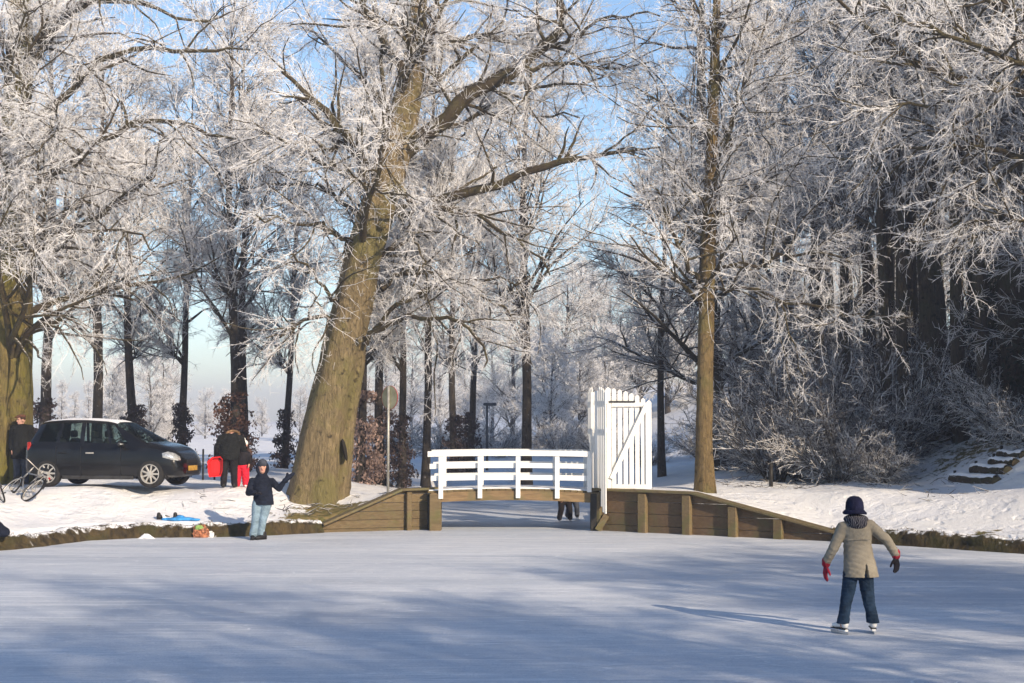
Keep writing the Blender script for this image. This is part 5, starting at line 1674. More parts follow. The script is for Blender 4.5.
    # figure skates
    for A, yaw, px, py in ((ankL, 0.5, 842.5, 629.5), (ankR, -0.12, 874, 628.5)):
        base = q(px, py, A.y)
        S = empty('skate', (base.x, base.y + .02, 0), yaw); S.parent = T
        b = bmesh.new()
        caps(b, (0, -.05, .12), .042, (0, .10, .10), .034, 12); caps(b, (0, .10, .10), .034, (0, .15, .092), .026, 12); caps(b, (0, -.045, .11), .043, (0, -.04, .15), .046, 12)
        blob('boot', b, 0.009, 2, M['skate_white'], S)
        box('sole', (0, .05, .062), (.07, .25, .012), M['shoe'], S, bev=.004)
        box('heel', (0, -.05, .047), (.05, .06, .028), M['skate_white'], S, bev=.005)
        box('blade', (0, .05, .018), (.007, .30, .034), M['steel'], S)
        for y in (-.05, .11): box('blade_stanchion', (0, y, .045), (.012, .05, .035), M['steel'], S)
    return T
build_skater()

# --- the person in the navy jacket at the bank
def build_lookout():
    o0 = G(259, 539.5, 0.0); k = FPX / o0.y
    T = empty('person', (o0.x, o0.y, 0), 0, 'person in navy jacket and pale jeans facing the camera on the ice edge', 'person')
    q = lambda px, py, y=0.0: Vector(((px - 259) / k, y, (539.5 - py) / k))
    hipR_, hipL_, kR, kL, aR, aL = q(257, 505), q(266, 505), q(255.5, 520, -.03), q(263, 520, -.03), q(253.5, 533), q(260.5, 532, .03)
    shR, shL = q(252, 482), q(271, 482)
    eR, wR = q(248.5, 493, -.03), q(256, 493, -.22)
    eL, wL = q(279, 489, -.06), q(283.5, 483, -.10)
    head = q(262, 468, -.03)
    face = (0.15, -1, 0)
    b = bmesh.new()
    chain(b, [(q(261, 500), .10), (q(261, 490), .12), (q(261, 482), .10)])
    chain(b, [(q(261, 482), .06), (head - Vector((0, 0, .06)), .055)])
    for S, E, W in ((shR, eR, wR), (shL, eL, wL)): chain(b, [(q(261, 483), .08), (S, .06), (E, .045), (W, .032)])
    for H, K_, A in ((hipR_, kR, aR), (hipL_, kL, aL)): chain(b, [(H, .09), (K_, .06), (A, .045)])
    head_prims(b, head, face, .115)
    blob('body', b, 0.012, 3, M['skin'], T)
    for W_, d_, n_, th in ((wL, (0.6, -0.2, 0.75), (-.3, -1, 0), 1), (wR, (0.9, -0.3, 0.1), (0, 0, -1), -1)):
        b = bmesh.new(); caps(b, W_, .04, W_ + Vector(d_) * .03, .035, 12); hand_prims(b, W_, d_, n_, .2, .6, th)
        blob('glove', b, 0.008, 2, M['glove_black'], T)
    eyes_mouth(T, head, face, .115)
    b = bmesh.new()
    chain(b, [(q(258, 503), .12), (q(264.5, 503), .12)])
    chain(b, [(hipR_, .115), (kR, .085), (q(254.3, 528), .082), (q(253.3, 534.5), .086)])
    chain(b, [(hipL_, .115), (kL, .085), (q(261, 528, .02), .082), (q(260.3, 534, .03), .086)])
    crease(blob('jeans', b, 0.011, 3, M['lightjeans'], T), 0.009, hem=.05, seed=3)
    b = bmesh.new()
    loft(b, [(q(263.5, 505).x, 0, q(0, 505).z, .215, .155), (q(263, 498).x, 0, q(0, 498).z, .21, .155), (q(262, 489).x, 0, q(0, 489).z, .205, .15), (q(261.5, 482).x, 0, q(0, 482).z, .21, .135), (q(261.5, 477.5).x, 0, q(0, 477.5).z, .14, .11), (q(261.5, 474).x, 0, q(0, 474).z, .10, .10)], 26)
    chain(b, [(q(256, 483), .09), (shR, .085), (eR, .07), (wR, .056)])
    chain(b, [(q(267, 483), .09), (shL, .085), (eL, .068), (wL, .052)])
    crease(blob('jacket', b, 0.011, 4, M['navy'], T), 0.010, hem=q(0, 505).z, seed=4)
    # hood round the face, grey knitted cap
    b = bmesh.new()
    seg = 22
    c = head + Vector((0, .01, -.015)); f = Vector(face).normalized(); s_ = Vector((-f.y, f.x, 0))
    for i in range(seg):
        a0, a1 = 2 * math.pi * i / seg, 2 * math.pi * (i + 1) / seg
        p = lambda a: c + f * .035 + s_ * .112 * math.cos(a) + Vector((0, 0, .135 * math.sin(a)))
        caps(b, p(a0), .034, p(a1), .034, 8)
    ell(b, c - f * .03 + Vector((0, 0, .01)), (.125, .105, .14))
    blob('hood', b, 0.012, 2, M['navy'], T)
    b = bmesh.new()
    ell(b, head + Vector((0, 0, .085)) + f * 0.012, (.105, .118, .10))
    blob('knitted_cap', b, 0.012, 2, M['hat_grey'], T)
    for A, yaw, px in ((aR, 0.15, 253), (aL, -0.7, 262.5)):
        S = empty('shoe', (q(px, 538).x, A.y - .04, 0), yaw); S.parent = T
        b = bmesh.new()
        caps(b, (0, .06, .055), .052, (0, -.10, .05), .048, 12); caps(b, (0, .04, .07), .05, (0, .04, .13), .055, 12); caps(b, (0, -.10, .05), .048, (0, -.16, .042), .036, 12)
        blob('upper', b, 0.011, 2, M['shoe'], S)
        box('sole', (0, -.05, .014), (.095, .28, .028), M['shoe'], S, bev=.008)
    # dark slab raised in the hand at picture right
    Ph = empty('raised_glove', tuple(o0 + wL + Vector((.09, -.03, .10))), 0, 'dark mitten held up in the raised hand of the navy jacket person', 'glove')
    b = bmesh.new()
    caps(b, (-.06, 0, -.06), .055, (.05, 0, .03), .05, 12); caps(b, (.0, 0, .0), .04, (.0, -.02, .09), .028, 10); caps(b, (.05, 0, .03), .05, (.12, .0, .09), .035, 12)
    blob('mitten', b, 0.011, 2, M['navy'], Ph)
build_lookout()

# --- the man with the flat cap
def build_capman():
    Y = 36.75
    x0 = P(21, 480, Y).x
    z0 = gz(x0, Y)
    T = empty('person', (x0, Y, z0), 0, 'man in long black coat and brown flat cap behind the car tail', 'person')
    face = (-0.75, -0.6, 0)
    head = Vector((-.01, -.02, 1.56))
    b = bmesh.new()
    chain(b, [((0, 0, .85), .14), ((0, 0, 1.15), .13), ((0, 0, 1.36), .11)]); chain(b, [((0, 0, 1.36), .06), (tuple(head - Vector((0, 0, .06))), .055)])
    for sg in (-1, 1):
        chain(b, [((0, 0, 1.36), .08), ((sg * .19, 0, 1.36), .06), ((sg * .23, .02, 1.08), .048), ((sg * .2, -.08, .84), .034)])
        hand_prims(b, (sg * .2, -.08, .84), (0, -.1, -1), (-sg, 0, 0), .18, .5, -sg)
        chain(b, [((sg * .09, 0, .85), .1), ((sg * .1, -.01, .45), .065), ((sg * .1, .0, .1), .045)])
    head_prims(b, head, face, .108)
    blob('body', b, 0.014, 3, M['skin'], T)
    eyes_mouth(T, head, face, .108)
    b = bmesh.new()
    loft(b, [(0, 0, .62, .26, .2), (0, 0, .9, .245, .19), (0, 0, 1.15, .24, .175), (0, 0, 1.36, .225, .15), (0, 0, 1.44, .12, .11), (0, 0, 1.47, .085, .09)], 24)
    for sg in (-1, 1): chain(b, [((sg * .1, 0, 1.36), .1), ((sg * .20, 0, 1.36), .095), ((sg * .25, .02, 1.08), .08), ((sg * .215, -.06, .86), .065)])
    crease(blob('coat', b, 0.014, 4, M['blackcoat'], T), 0.009, seed=5)
    b = bmesh.new()
    for sg in (-1, 1): chain(b, [((sg * .1, 0, .75), .12), ((sg * .1, 0, .42), .09), ((sg * .1, 0, .08), .085)])
    blob('trousers', b, 0.014, 3, M['hat_grey'], T)
    b = bmesh.new()
    f = Vector(face).normalized()
    ell(b, head + Vector((0, 0, .10)), (.118, .125, .045)); ell(b, head + f * .11 + Vector((0, 0, .075)), (.07, .07, .018))
    blob('flat_cap', b, 0.011, 2, M['cap_brown'], T)
    b = bmesh.new(); ell(b, head - f * .02 + Vector((0, 0, .045)), (.088, .1, .07)); bm_obj('hair', b, M['hair'], T, smooth=True)
    for sg in (-1, 1):
        b = bmesh.new(); caps(b, (sg * .1, .05, .05), .05, (sg * .12, -.14, .045), .042, 12)
        blob('shoe', b, 0.012, 2, M['shoe'], T)
build_capman()

# --- the adult with the sledge and the child in red
def build_parent_child():
    Y = 35.9
    k = FPX / Y
    x0 = P(229, 480, Y).x; z0 = gz(x0, Y)
    T = empty('person', (x0, Y, z0), 0, 'adult in bulky dark jacket seen from behind, bent over a child in red', 'person')
    head = Vector((.10, .22, 1.24)); face = (.35, .9, 0)
    b = bmesh.new()
    chain(b, [((-.02, 0, .82), .14), ((0, .06, 1.05), .14), ((.04, .14, 1.2), .12)]); chain(b, [((.04, .14, 1.2), .06), (tuple(head - Vector((0, .02, .02))), .055)])
    chain(b, [((0, .1, 1.2), .08), ((-.18, .05, 1.17), .06), ((-.27, .02, .92), .05), ((-.25, .0, .70), .034)])
    hand_prims(b, (-.25, 0, .70), (0, 0, -1), (1, 0, 0), .18, 1.2, 1)
    chain(b, [((.05, .12, 1.2), .08), ((.23, .14, 1.16), .06), ((.30, .2, .93), .05), ((.30, .28, .78), .034)])
    hand_prims(b, (.30, .28, .78), (0, .5, -.8), (-1, 0, 0), .18, .6, -1)
    for sg, dx in ((-1, -.02), (1, .02)): chain(b, [((sg * .09, 0, .8), .1), ((sg * .11, .01, .42), .06), ((sg * .12 + dx, 0, .1), .045)])
    head_prims(b, head, face, .105)
    blob('body', b, 0.014, 3, M['skin'], T)
    eyes_mouth(T, head, face, .105)
    b = bmesh.new()
    loft(b, [(-.02, 0, .66, .25, .19), (-.02, .01, .8, .265, .21), (0, .05, 1.0, .26, .21), (.02, .10, 1.15, .24, .19), (.05, .15, 1.26, .15, .14), (.07, .18, 1.3, .08, .08)], 24)
    chain(b, [((-.08, .08, 1.17), .12), ((-.19, .05, 1.15), .11), ((-.27, .02, .92), .09), ((-.25, 0, .74), .07)])
    chain(b, [((.1, .12, 1.17), .12), ((.23, .14, 1.14), .11), ((.30, .2, .93), .085), ((.30, .27, .80), .065)])
    crease(blob('jacket', b, 0.014, 4, M['blackcoat'], T), 0.012, seed=6)
    b = bmesh.new()
    for i in range(10):
        a0, a1 = math.pi * i / 9 - .2, math.pi * (i + 1) / 9 - .2
        p = lambda a: Vector((.06 + .15 * math.cos(a), .12 - .0 * a, 1.27 + .075 * math.sin(a)))
        caps(b, p(a0), .035, p(a1), .035, 8)
    blob('fur_collar', b, 0.012, 1, M['fur'], T)
    b = bmesh.new(); ell(b, head + Vector((0, -.01, .03)), (.092, .105, .105)); bm_obj('hair', b, M['hair'], T, smooth=True)
    b = bmesh.new()
    for sg in (-1, 1): chain(b, [((sg * .09, 0, .76), .13), ((sg * .115, .01, .42), .085), ((sg * .13, 0, .08), .075)])
    crease(blob('trousers', b, 0.014, 3, M['glove_black'], T), 0.009, seed=8)
    for sg in (-1, 1):
        b = bmesh.new(); caps(b, (sg * .13, -.05, .05), .05, (sg * .15, .14, .045), .042, 12)
        blob('boot', b, 0.012, 2, M['shoe'], T)
    # child
    Yc = 36.15
    xc = P(241.5, 480, Yc).x; zc_ = gz(xc, Yc)
    Cd = empty('person', (xc, Yc, zc_), 0, 'small child in red snow trousers half hidden behind the bent adult', 'person')
    hd = Vector((.06, .0, 1.0)); fc = (-.6, .5, 0)
    b = bmesh.new()
    chain(b, [((0, 0, .5), .1), ((0.01, 0, .68), .1), ((.03, 0, .82), .08)]); chain(b, [((.03, 0, .82), .05), (tuple(hd - Vector((0, 0, .05))), .045)])
    for sg in (-1, 1):
        chain(b, [((.02, 0, .8), .06), ((sg * .13, 0, .8), .045), ((sg * .2, -.02, .64), .036), ((sg * .2, -.1, .55), .026)])
        hand_prims(b, (sg * .2, -.1, .55), (0, -.5, -.8), (-sg, 0, 0), .13, .6, -sg)
        chain(b, [((sg * .06, 0, .48), .075), ((sg * .09, 0, .26), .05), ((sg * .1, 0, .06), .036)])
    head_prims(b, hd, fc, .095)
    blob('body', b, 0.012, 3, M['skin'], Cd); eyes_mouth(Cd, hd, fc, .095)
    b = bmesh.new()
    chain(b, [((-.06, 0, .5), .115), ((.06, 0, .5), .115)])
    for sg in (-1, 1): chain(b, [((sg * .07, 0, .48), .11), ((sg * .095, 0, .26), .088), ((sg * .115, 0, .075), .085)])
    crease(blob('snow_trousers', b, 0.012, 3, M['red'], Cd), 0.010, seed=7)
    b = bmesh.new()
    loft(b, [(0, 0, .52, .16, .14), (.01, 0, .66, .165, .14), (.02, 0, .8, .15, .12), (.03, 0, .87, .07, .07)], 20)
    for sg in (-1, 1): chain(b, [((sg * .05, 0, .79), .075), ((sg * .14, 0, .79), .07), ((sg * .205, -.02, .64), .06), ((sg * .2, -.08, .57), .05)])
    blob('jacket', b, 0.012, 3, M['glove_black'], Cd)
    b = bmesh.new(); ell(b, hd + Vector((0, 0, .045)), (.092, .10, .085)); caps(b, hd + Vector((0, 0, .13)), .03, hd + Vector((0, 0, .15)), .03, 10)
    blob('bobble_hat', b, 0.011, 2, M['skate_white'], Cd)
    for sg in (-1, 1):
        b = bmesh.new(); caps(b, (sg * .11, -.04, .04), .042, (sg * .12, .08, .036), .036, 12); blob('boot', b, 0.011, 2, M['skate_white'], Cd)
    # red sledge held in the adult's left hand
    Yd = 35.75
    c0 = P(216, 476.5, Yd)
    S = empty('plastic_sledge', (c0.x, Yd, c0.z), 0, 'bright red plastic sledge hanging from the hand of the dark jacketed adult', 'sledge')
    b = bmesh.new()
    out = [(-.14, .0), (.12, .02), (.16, .16), (.16, .40), (.10, .47), (-.08, .45), (-.18, .36), (-.17, .12)]
    def ring_(s_, y, sh=(0, .23)): return [b.verts.new((sh[0] + (x - sh[0]) * s_, y, sh[1] + (z - sh[1]) * s_)) for x, z in out]
    rs_ = [ring_(1.0, -.05), ring_(1.06, -.07), ring_(1.06, -.05), ring_(.9, .05), ring_(.85, .05), ring_(.86, .03), ring_(.95, -.05)]
    for a, c in zip(rs_[:-1], rs_[1:]):
        for j in range(8): b.faces.new((a[j], a[(j + 1) % 8], c[(j + 1) % 8], c[j]))
    for j in range(8): b.faces.new((rs_[-1][j], rs_[-1][(j + 1) % 8], rs_[0][(j + 1) % 8], rs_[0][j]))
    b.faces.new(rs_[4])
    bm_obj('shell', b, M['redplastic'], S, smooth=False)
    beam('runner', (-.05, .055, .06), (-.05, .055, .40), .02, .025, M['redplastic'], S, upv=(0, 1, 0)); beam('runner', (.07, .055, .06), (.07, .055, .40), .02, .025, M['redplastic'], S, upv=(0, 1, 0))
    beam('cord', (.10, 0, .46), (.14, 0.05, .56), .012, .012, M['trim'], S)
build_parent_child()

# --- two bent skaters beyond the bridge: legs show under the deck
def build_bent(px, py, lab, trs, jk, s_=1.0, dx=0.0):
    o0 = G(px, py, 0.0)
    T = empty('person', (o0.x, o0.y, 0), 0.25, lab, 'person')
    T.scale = (s_, s_, s_)
    head = Vector((.02, -.42, .80)); face = (0, -1, 0)
    b = bmesh.new()
    chain(b, [((0, .05, .62), .11), ((0, -.12, .74), .11), ((0, -.28, .80), .09)]); chain(b, [((0, -.28, .8), .05), (tuple(head), .05)])
    for sg in (-1, 1):
        chain(b, [((0, -.26, .8), .07), ((sg * .14, -.26, .78), .05), ((sg * .18, -.18, .62), .038), ((sg * .13, -.12, .56), .028)])
        hand_prims(b, (sg * .13, -.12, .56), (0, .4, -.5), (0, 1, 0), .12, .8, -sg)
        chain(b, [((sg * .07, .05, .6), .085), ((sg * .11, -.06, .33), .055), ((sg * .14, .03, .1), .038)])
    head_prims(b, head, face, .095)
    blob('body', b, 0.014, 3, M['skin'], T); eyes_mouth(T, head, face, .095)
    b = bmesh.new()
    chain(b, [((-.06, .05, .6), .11), ((.06, .05, .6), .11)])
    for sg in (-1, 1): chain(b, [((sg * .075, .05, .58), .105), ((sg * .115, -.05, .33), .078), ((sg * .145, .03, .10), .07)])
    blob('trousers', b, 0.013, 3, trs, T)
    b = bmesh.new()
    chain(b, [((0, .02, .64), .14), ((0, -.12, .75), .145), ((0, -.27, .80), .12)])
    for sg in (-1, 1): chain(b, [((sg * .06, -.25, .79), .085), ((sg * .14, -.26, .77), .075), ((sg * .185, -.18, .62), .06), ((sg * .14, -.12, .57), .05)])
    blob('jacket', b, 0.013, 3, jk, T)
    b = bmesh.new(); ell(b, head + Vector((0, .02, .045)), (.095, .105, .085)); blob('knitted_cap', b, 0.012, 2, M['hat_grey'], T)
    for sg in (-1, 1):
        S = empty('skate', (sg * .145, .02, 0)); S.parent = T
        b = bmesh.new(); caps(b, (0, .05, .085), .04, (0, -.12, .075), .03, 12); caps(b, (0, .045, .08), .042, (0, .045, .15), .045, 12)
        blob('boot', b, 0.011, 2, M['shoe'], S)
        box('blade', (0, -.03, .02), (.006, .28, .036), M['steel'], S)
build_bent(565, 521.5, 'stooping skater in black trousers seen below the bridge deck', M['glove_black'], M['blackcoat'], 0.95)
build_bent(572.5, 518.5, 'second stooping skater in grey trousers behind the black trousered one', M['hat_grey'], M['navy'], 0.9)

# ------------------------------------------------------------------ bicycles
def build_bike(loc, rz, lean, label, frame_m, seed):
    Bk = empty('bicycle', loc, rz, label, 'bicycle', 'bicycles left on the bank')
    Bk.rotation_euler = (lean, 0, rz)
    tyre, chrome, blk = M['tyre'], M['alloy'], M['trim']
    r = 0.33
    ra_, fa = Vector((0, 0, r)), Vector((1.05, 0, r))
    bb, st_, hd_, hdl = Vector((.42, 0, .28)), Vector((.27, 0, .78)), Vector((.86, 0, .80)), Vector((.90, 0, .66))
    for c, nm in ((ra_, 'wheel'), (fa, 'wheel')):
        W = empty(nm, c); W.parent = Bk
        b = bmesh.new()
        rings = []
        for i in range(36):
            a = 2 * math.pi * i / 36
            cc = Vector((math.cos(a), 0, math.sin(a)))
            rings.append([b.verts.new(cc * (r - .02 + .02 * math.cos(t_)) + Vector((0, .02 * math.sin(t_), 0))) for t_ in np.linspace(0, 2 * math.pi, 6, endpoint=False)])
        for i in range(36):
            p, q_ = rings[i], rings[(i + 1) % 36]
            for j in range(6): b.faces.new((p[j], p[(j + 1) % 6], q_[(j + 1) % 6], q_[j]))
        bm_obj('tyre', b, tyre, W, smooth=True)
        b = bmesh.new(); lathe(b, [(.295, -.012), (.28, -.01), (.28, .01), (.295, .012)], 36)
        bm_obj('rim', b, chrome, W, smooth=True)
        b = bmesh.new()
        for i in range(16):
            a = 2 * math.pi * i / 16
            add_cyl(b, (0, .02 * (-1) ** i, 0), (math.cos(a) * .285, 0, math.sin(a) * .285), .0022, seg=4)
        add_cyl(b, (0, -.04, 0), (0, .04, 0), .022, seg=10)
        bm_obj('spokes', b, chrome, W)
    b = bmesh.new()
    for p, q_, rr in ((bb, st_, .017), (bb, hdl, .02), (st_ - (st_ - bb) * .08, hd_, .017), (hd_ + Vector((-.02, 0, .06)), hdl, .02)): add_cyl(b, p, q_, rr, seg=10)
    for sg in (-1, 1):
        add_cyl(b, bb + Vector((0, sg * .03, 0)), ra_ + Vector((0, sg * .055, 0)), .010, seg=8); add_cyl(b, st_ - (st_ - bb) * .06 + Vector((0, sg * .02, 0)), ra_ + Vector((0, sg * .055, 0)), .008, seg=8)
    bm_obj('frame', b, frame_m, Bk, smooth=True)
    b = bmesh.new()
    for sg in (-1, 1): add_cyl(b, hdl + Vector((.01, sg * .045, -.02)), fa + Vector((0, sg * .05, 0)), .012, seg=8)
    add_cyl(b, hdl + Vector((.01, -.05, -.02)), hdl + Vector((.01, .05, -.02)), .016, seg=8)
    bm_obj('fork', b, frame_m, Bk, smooth=True)
    b = bmesh.new()
    hb = Vector((.83, 0, .98))
    add_cyl(b, hd_, hb, .014, seg=8); add_cyl(b, hb + Vector((0, -.27, .03)), hb + Vector((0, .27, .03)), .012, seg=8)
    for sg in (-1, 1): add_cyl(b, hb + Vector((0, sg * .27, .03)), hb + Vector((-.16, sg * .30, .02)), .013, seg=8)
    H = bm_obj('handlebar', b, chrome, Bk, smooth=True)
    for sg in (-1, 1): cyl('grip', hb + Vector((-.06, sg * .282, .026)), hb + Vector((-.17, sg * .302, .02)), .018, blk, H)
    b = bmesh.new()
    caps(b, (.14, 0, .92), .06, (.28, 0, .92), .05, 12); caps(b, (.28, 0, .92), .045, (.42, 0, .915), .02, 12)
    for v in b.verts: v.co.z = .92 + (v.co.z - .92) * .55
    S = blob('saddle', b, 0.012, 1, blk, Bk)
    cyl('seat_post', st_, (.25, 0, .90), .013, chrome, Bk)
    b = bmesh.new()
    add_cyl(b, bb + Vector((0, .045, 0)), bb + Vector((0, .05, 0)), .09, seg=22)
    for sg in (-1, 1): add_cyl(b, bb + Vector((0, sg * .06, 0)), bb + Vector((sg * .12, sg * .07, -.12)), .009, seg=6)
    add_cyl(b, bb + Vector((0, -.06, 0)), bb + Vector((0, .06, 0)), .02, seg=10)
    Ck = bm_obj('crankset', b, chrome, Bk)
    for sg in (-1, 1): box('pedal', bb + Vector((sg * .12, sg * .12, -.12)), (.09, .08, .02), blk, Ck)
    for c, a0, a1 in ((ra_, .4, 3.0), (fa, .8, 2.9)):
        b = bmesh.new(); seg = 14; rr = []
        for a in np.linspace(a0, a1, seg):
            d_ = Vector((math.cos(a), 0, math.sin(a)))
            rr.append([b.verts.new(c + d_ * .36 + Vector((0, y, -.006 * abs(y) / .02))) for y in (-.03, 0, .03)])
        for p, q_ in zip(rr[:-1], rr[1:]):
            for j in range(2): b.faces.new((p[j], p[j + 1], q_[j + 1], q_[j]))
        bm_obj('mudguard', b, blk, Bk, smooth=True)
    b = bmesh.new()
    for y in (-.05, .05): add_cyl(b, (-.28, y, .70), (.2, y, .72), .007, seg=6)
    for x in (-.28, -.1, .1): add_cyl(b, (x, -.05, .705), (x, .05, .705), .006, seg=6)
    for sg in (-1, 1): add_cyl(b, (-.1, sg * .05, .70), (0, sg * .06, .33), .006, seg=6)
    bm_obj('luggage_rack', b, chrome, Bk)
    box('rear_reflector', (-.285, 0, .68), (.012, .05, .035), M['lamp_red'], Bk)
M['bike_silver'] = plain('silver_frame', (0.2, 0.2, 0.2), 0.35, 0.1, 5, metal=0.3)
M['bike_red'] = plain('red_frame', (0.35, 0.03, 0.04), 0.35, 0.1, 5)
p1 = on_bank(29, 502)
build_bike((p1.x - .12, p1.y, p1.z), R(135), R(42), 'silver bicycle leaning over on the snow, rear wheel by the car', M['bike_silver'], 0)
p2 = on_bank(8, 502.5)
build_bike((p2.x - .05, p2.y - .1, p2.z), R(120), R(-22), 'dark red bicycle cut off by the left edge beside the silver one', M['bike_red'], 1)

# dark bag at the left edge
pb = G(-2, 529, 0.42)
Bg = empty('sports_bag', (pb.x, pb.y, gz(pb.x, pb.y) - .02), 0.2, 'dark navy bag on the snow cut off by the left edge', 'bag')
b = bmesh.new()
caps(b, (-.35, 0, .2), .2, (-.05, 0, .17), .17, 16); caps(b, (-.05, 0, .17), .16, (.13, -.02, .11), .10, 14); ell(b, (-.2, 0, .32), (.2, .14, .12))
blob('bag_body', b, 0.015, 3, M['navy'], Bg)
b = bmesh.new()
for i in range(8):
    a0, a1 = math.pi * i / 8, math.pi * (i + 1) / 8
    caps(b, (-.2 + .14 * math.cos(a0), -.14, .36 + .08 * math.sin(a0)), .012, (-.2 + .14 * math.cos(a1), -.14, .36 + .08 * math.sin(a1)), .012, 8)
bm_obj('carry_strap', b, M['trim'], Bg, smooth=True)

# things laid out on the bank edge
M['blue_cloth'] = cloth('blue_cloth', (0.05, 0.26, 0.58), 0.85, 0.25)
M['bag_orange'] = plain('printed_bag', (0.30, 0.12, 0.06), 0.5, 0.75, 16)
M['bag_green'] = plain('green_print', (0.22, 0.34, 0.10), 0.45, 0.4, 9)
p = on_bank(180, 521)
T = empty('jacket', p, 0, 'crumpled bright blue garment lying on the snow at the bank edge', 'clothing')
b = bmesh.new()
for c, r_ in (((-.1, 0, .03), (.2, .13, .045)), ((.12, .02, .035), (.22, .1, .045)), ((-.28, .03, .03), (.14, .09, .04)), ((.32, -.02, .025), (.14, .07, .03)), ((0, .05, .07), (.1, .08, .05))): ell(b, c, r_)
blob('folds', b, 0.014, 1, M['blue_cloth'], T)
for px, lab, yaw in ((162, 'black shoe lying left of the blue garment on the bank', .3), (177.5, 'black shoe lying behind the blue garment on the bank', 1.0)):
    p = on_bank(px, 519.5)
    T = empty('shoe', p, yaw, lab, 'shoe')
    b = bmesh.new(); caps(b, (-.08, 0, .05), .045, (.10, 0, .045), .042, 12); caps(b, (-.07, 0, .06), .045, (-.07, 0, .11), .045, 12); caps(b, (.1, 0, .04), .042, (.15, 0, .038), .03, 12)
    blob('upper', b, 0.011, 2, M['shoe'], T); box('sole', (.03, 0, .012), (.28, .09, .022), M['trim'], T, bev=.006)
T = empty('ski_boot', on_bank(167, 520), 0.4, 'pale grey boot lying between the two black shoes', 'shoe')
b = bmesh.new(); caps(b, (-.06, 0, .04), .035, (.08, 0, .035), .03, 12); caps(b, (-.06, 0, .04), .035, (-.08, 0, .10), .035, 12)
blob('upper', b, 0.011, 2, M['skate_white'], T); box('sole', (.02, 0, .012), (.2, .06, .02), M['trim'], T, bev=.006)
pg = G(201, 537.5, 0.0)
T = empty('carrier_bag', (pg.x, pg.y, 0), 0.1, 'crumpled orange and green carrier bag on the ice against the bank', 'bag')
rs2 = np.random.RandomState(6)
b = bmesh.new()
loft(b, [(0, 0, .004, .16, .08), (0.01, 0, .08, .18, .10), (0.0, .01, .16, .16, .08), (-.03, .02, .22, .13, .03), (-.02, .02, .26, .10, .02)], 22)
bmesh.ops.subdivide_edges(b, edges=b.edges[:], cuts=1)
for v in b.verts:
    v.co += Vector(rs2.randn(3) * .012) if v.co.z > .02 else Vector((0, 0, 0))
bm_obj('bag_body', b, M['bag_orange'], T)
b = bmesh.new(); ell(b, (-.04, -.02, .21), (.09, .05, .06), None, 10)
for v in b.verts: v.co += Vector(rs2.randn(3) * .008)
bm_obj('green_panel', b, M['bag_green'], T)
T = empty('plastic_wrapper', tuple(G(209.5, 537.3, 0.0) + Vector((0, -.02, 0))), 0, 'white crumpled wrapper on the ice right of the orange carrier bag', 'litter')
b = bmesh.new(); add_box(b, (0, 0, .06), (.17, .06, .12)); bmesh.ops.subdivide_edges(b, edges=b.edges[:], cuts=2, use_grid_fill=True)
for v in b.verts: v.co += Vector(rs2.randn(3) * .014) if v.co.z > .01 else Vector((0, 0, 0))
bm_obj('crumpled_sheet', b, M['skate_white'], T)
b = bmesh.new(); ell(b, (0, 0, .0), (.2, .12, .05), None, 14)
for v in b.verts: v.co += Vector(rs2.randn(3) * .012); v.co.z += .06 * math.exp(-(v.co.x / .1) ** 2)
pk = G(146, 538.5, 0.0)
tag(bm_obj('snow_lump', b, M['snow_plain'], loc=(pk.x, pk.y, -.02), smooth=True), 'small heap of snow on the ice against the left bank edge', 'snow heap')

# ------------------------------------------------------------------ sign, lamp, fence posts
M['galv'] = plain('galvanised_steel', (0.36, 0.35, 0.31), 0.5, 0.15, 12, metal=0.4)
M['sign_back'] = plain('sign_back', (0.34, 0.32, 0.20), 0.6, 0.2, 5)
M['sign_red'] = plain('sign_red', (0.45, 0.04, 0.03), 0.5, 0.1)
M['dark_steel'] = plain('dark_steel', (0.06, 0.065, 0.07), 0.5, 0.2)
ps = on_bank(388, 493, .9)
T = empty('round_sign', ps, R(-44), 'round road sign seen obliquely on a grey pole by the leaning trunk', 'sign')
ztop = P(388, 386, ps.y).z - ps.z
cyl('pole', (0, 0, -.1), (0, 0, ztop), .032, M['galv'], T, 12)
zc2 = P(388, 397.5, ps.y).z - ps.z
b = bmesh.new(); add_cyl(b, (0, .036, zc2), (0, .042, zc2), .275, seg=36); dsk = bm_obj('disc', b, M['sign_back'], T)
b = bmesh.new()
rr = lathe(b, [(.285, .034), (.285, .05), (.25, .05), (.25, .044), (.277, .044), (.285, .034)], 36)
bmesh.ops.translate(b, vec=(0, 0, zc2), verts=b.verts); bm_obj('rim', b, M['sign_red'], dsk)
pl = Vector((P(487, 440, 62).x, 62, 0)); pl.z = gz(pl.x, 62)
T = empty('street_lamp', pl, 0, 'thin dark street lamp behind the bridge railing', 'lamp')
zt_ = P(487, 405, 62).z - pl.z
cyl('mast', (0, 0, -.1), (0, 0, zt_), .06, M['dark_steel'], T, 10, r1=.045)
b = bmesh.new(); add_box(b, (.12, 0, zt_ + .03), (.55, .24, .12), None, .03); bm_obj('lamp_head', b, M['dark_steel'], T)
for px, py0, py1, nm in ((203, 450, 476, 'left one of two thin dark posts behind the car bonnet'), (214.5, 447, 476, 'right one of two thin dark posts, just left of the adult with sledge')):
    Yp = 40.5
    p = Vector((P(px, 470, Yp).x, Yp, 0)); p.z = gz(p.x, Yp)
    T = empty('fence_post', p, 0, nm, 'post')
    zt_ = P(px, py0, Yp).z - p.z
    cyl('post', (0, 0, -.1), (0, 0, zt_), .026, M['blackish_timber'], T, 8)
    b = bmesh.new(); add_cyl(b, (0, 0, zt_), (0, 0, zt_ + .03), .03, .015, 8); bm_obj('cap', b, M['blackish_timber'], T)
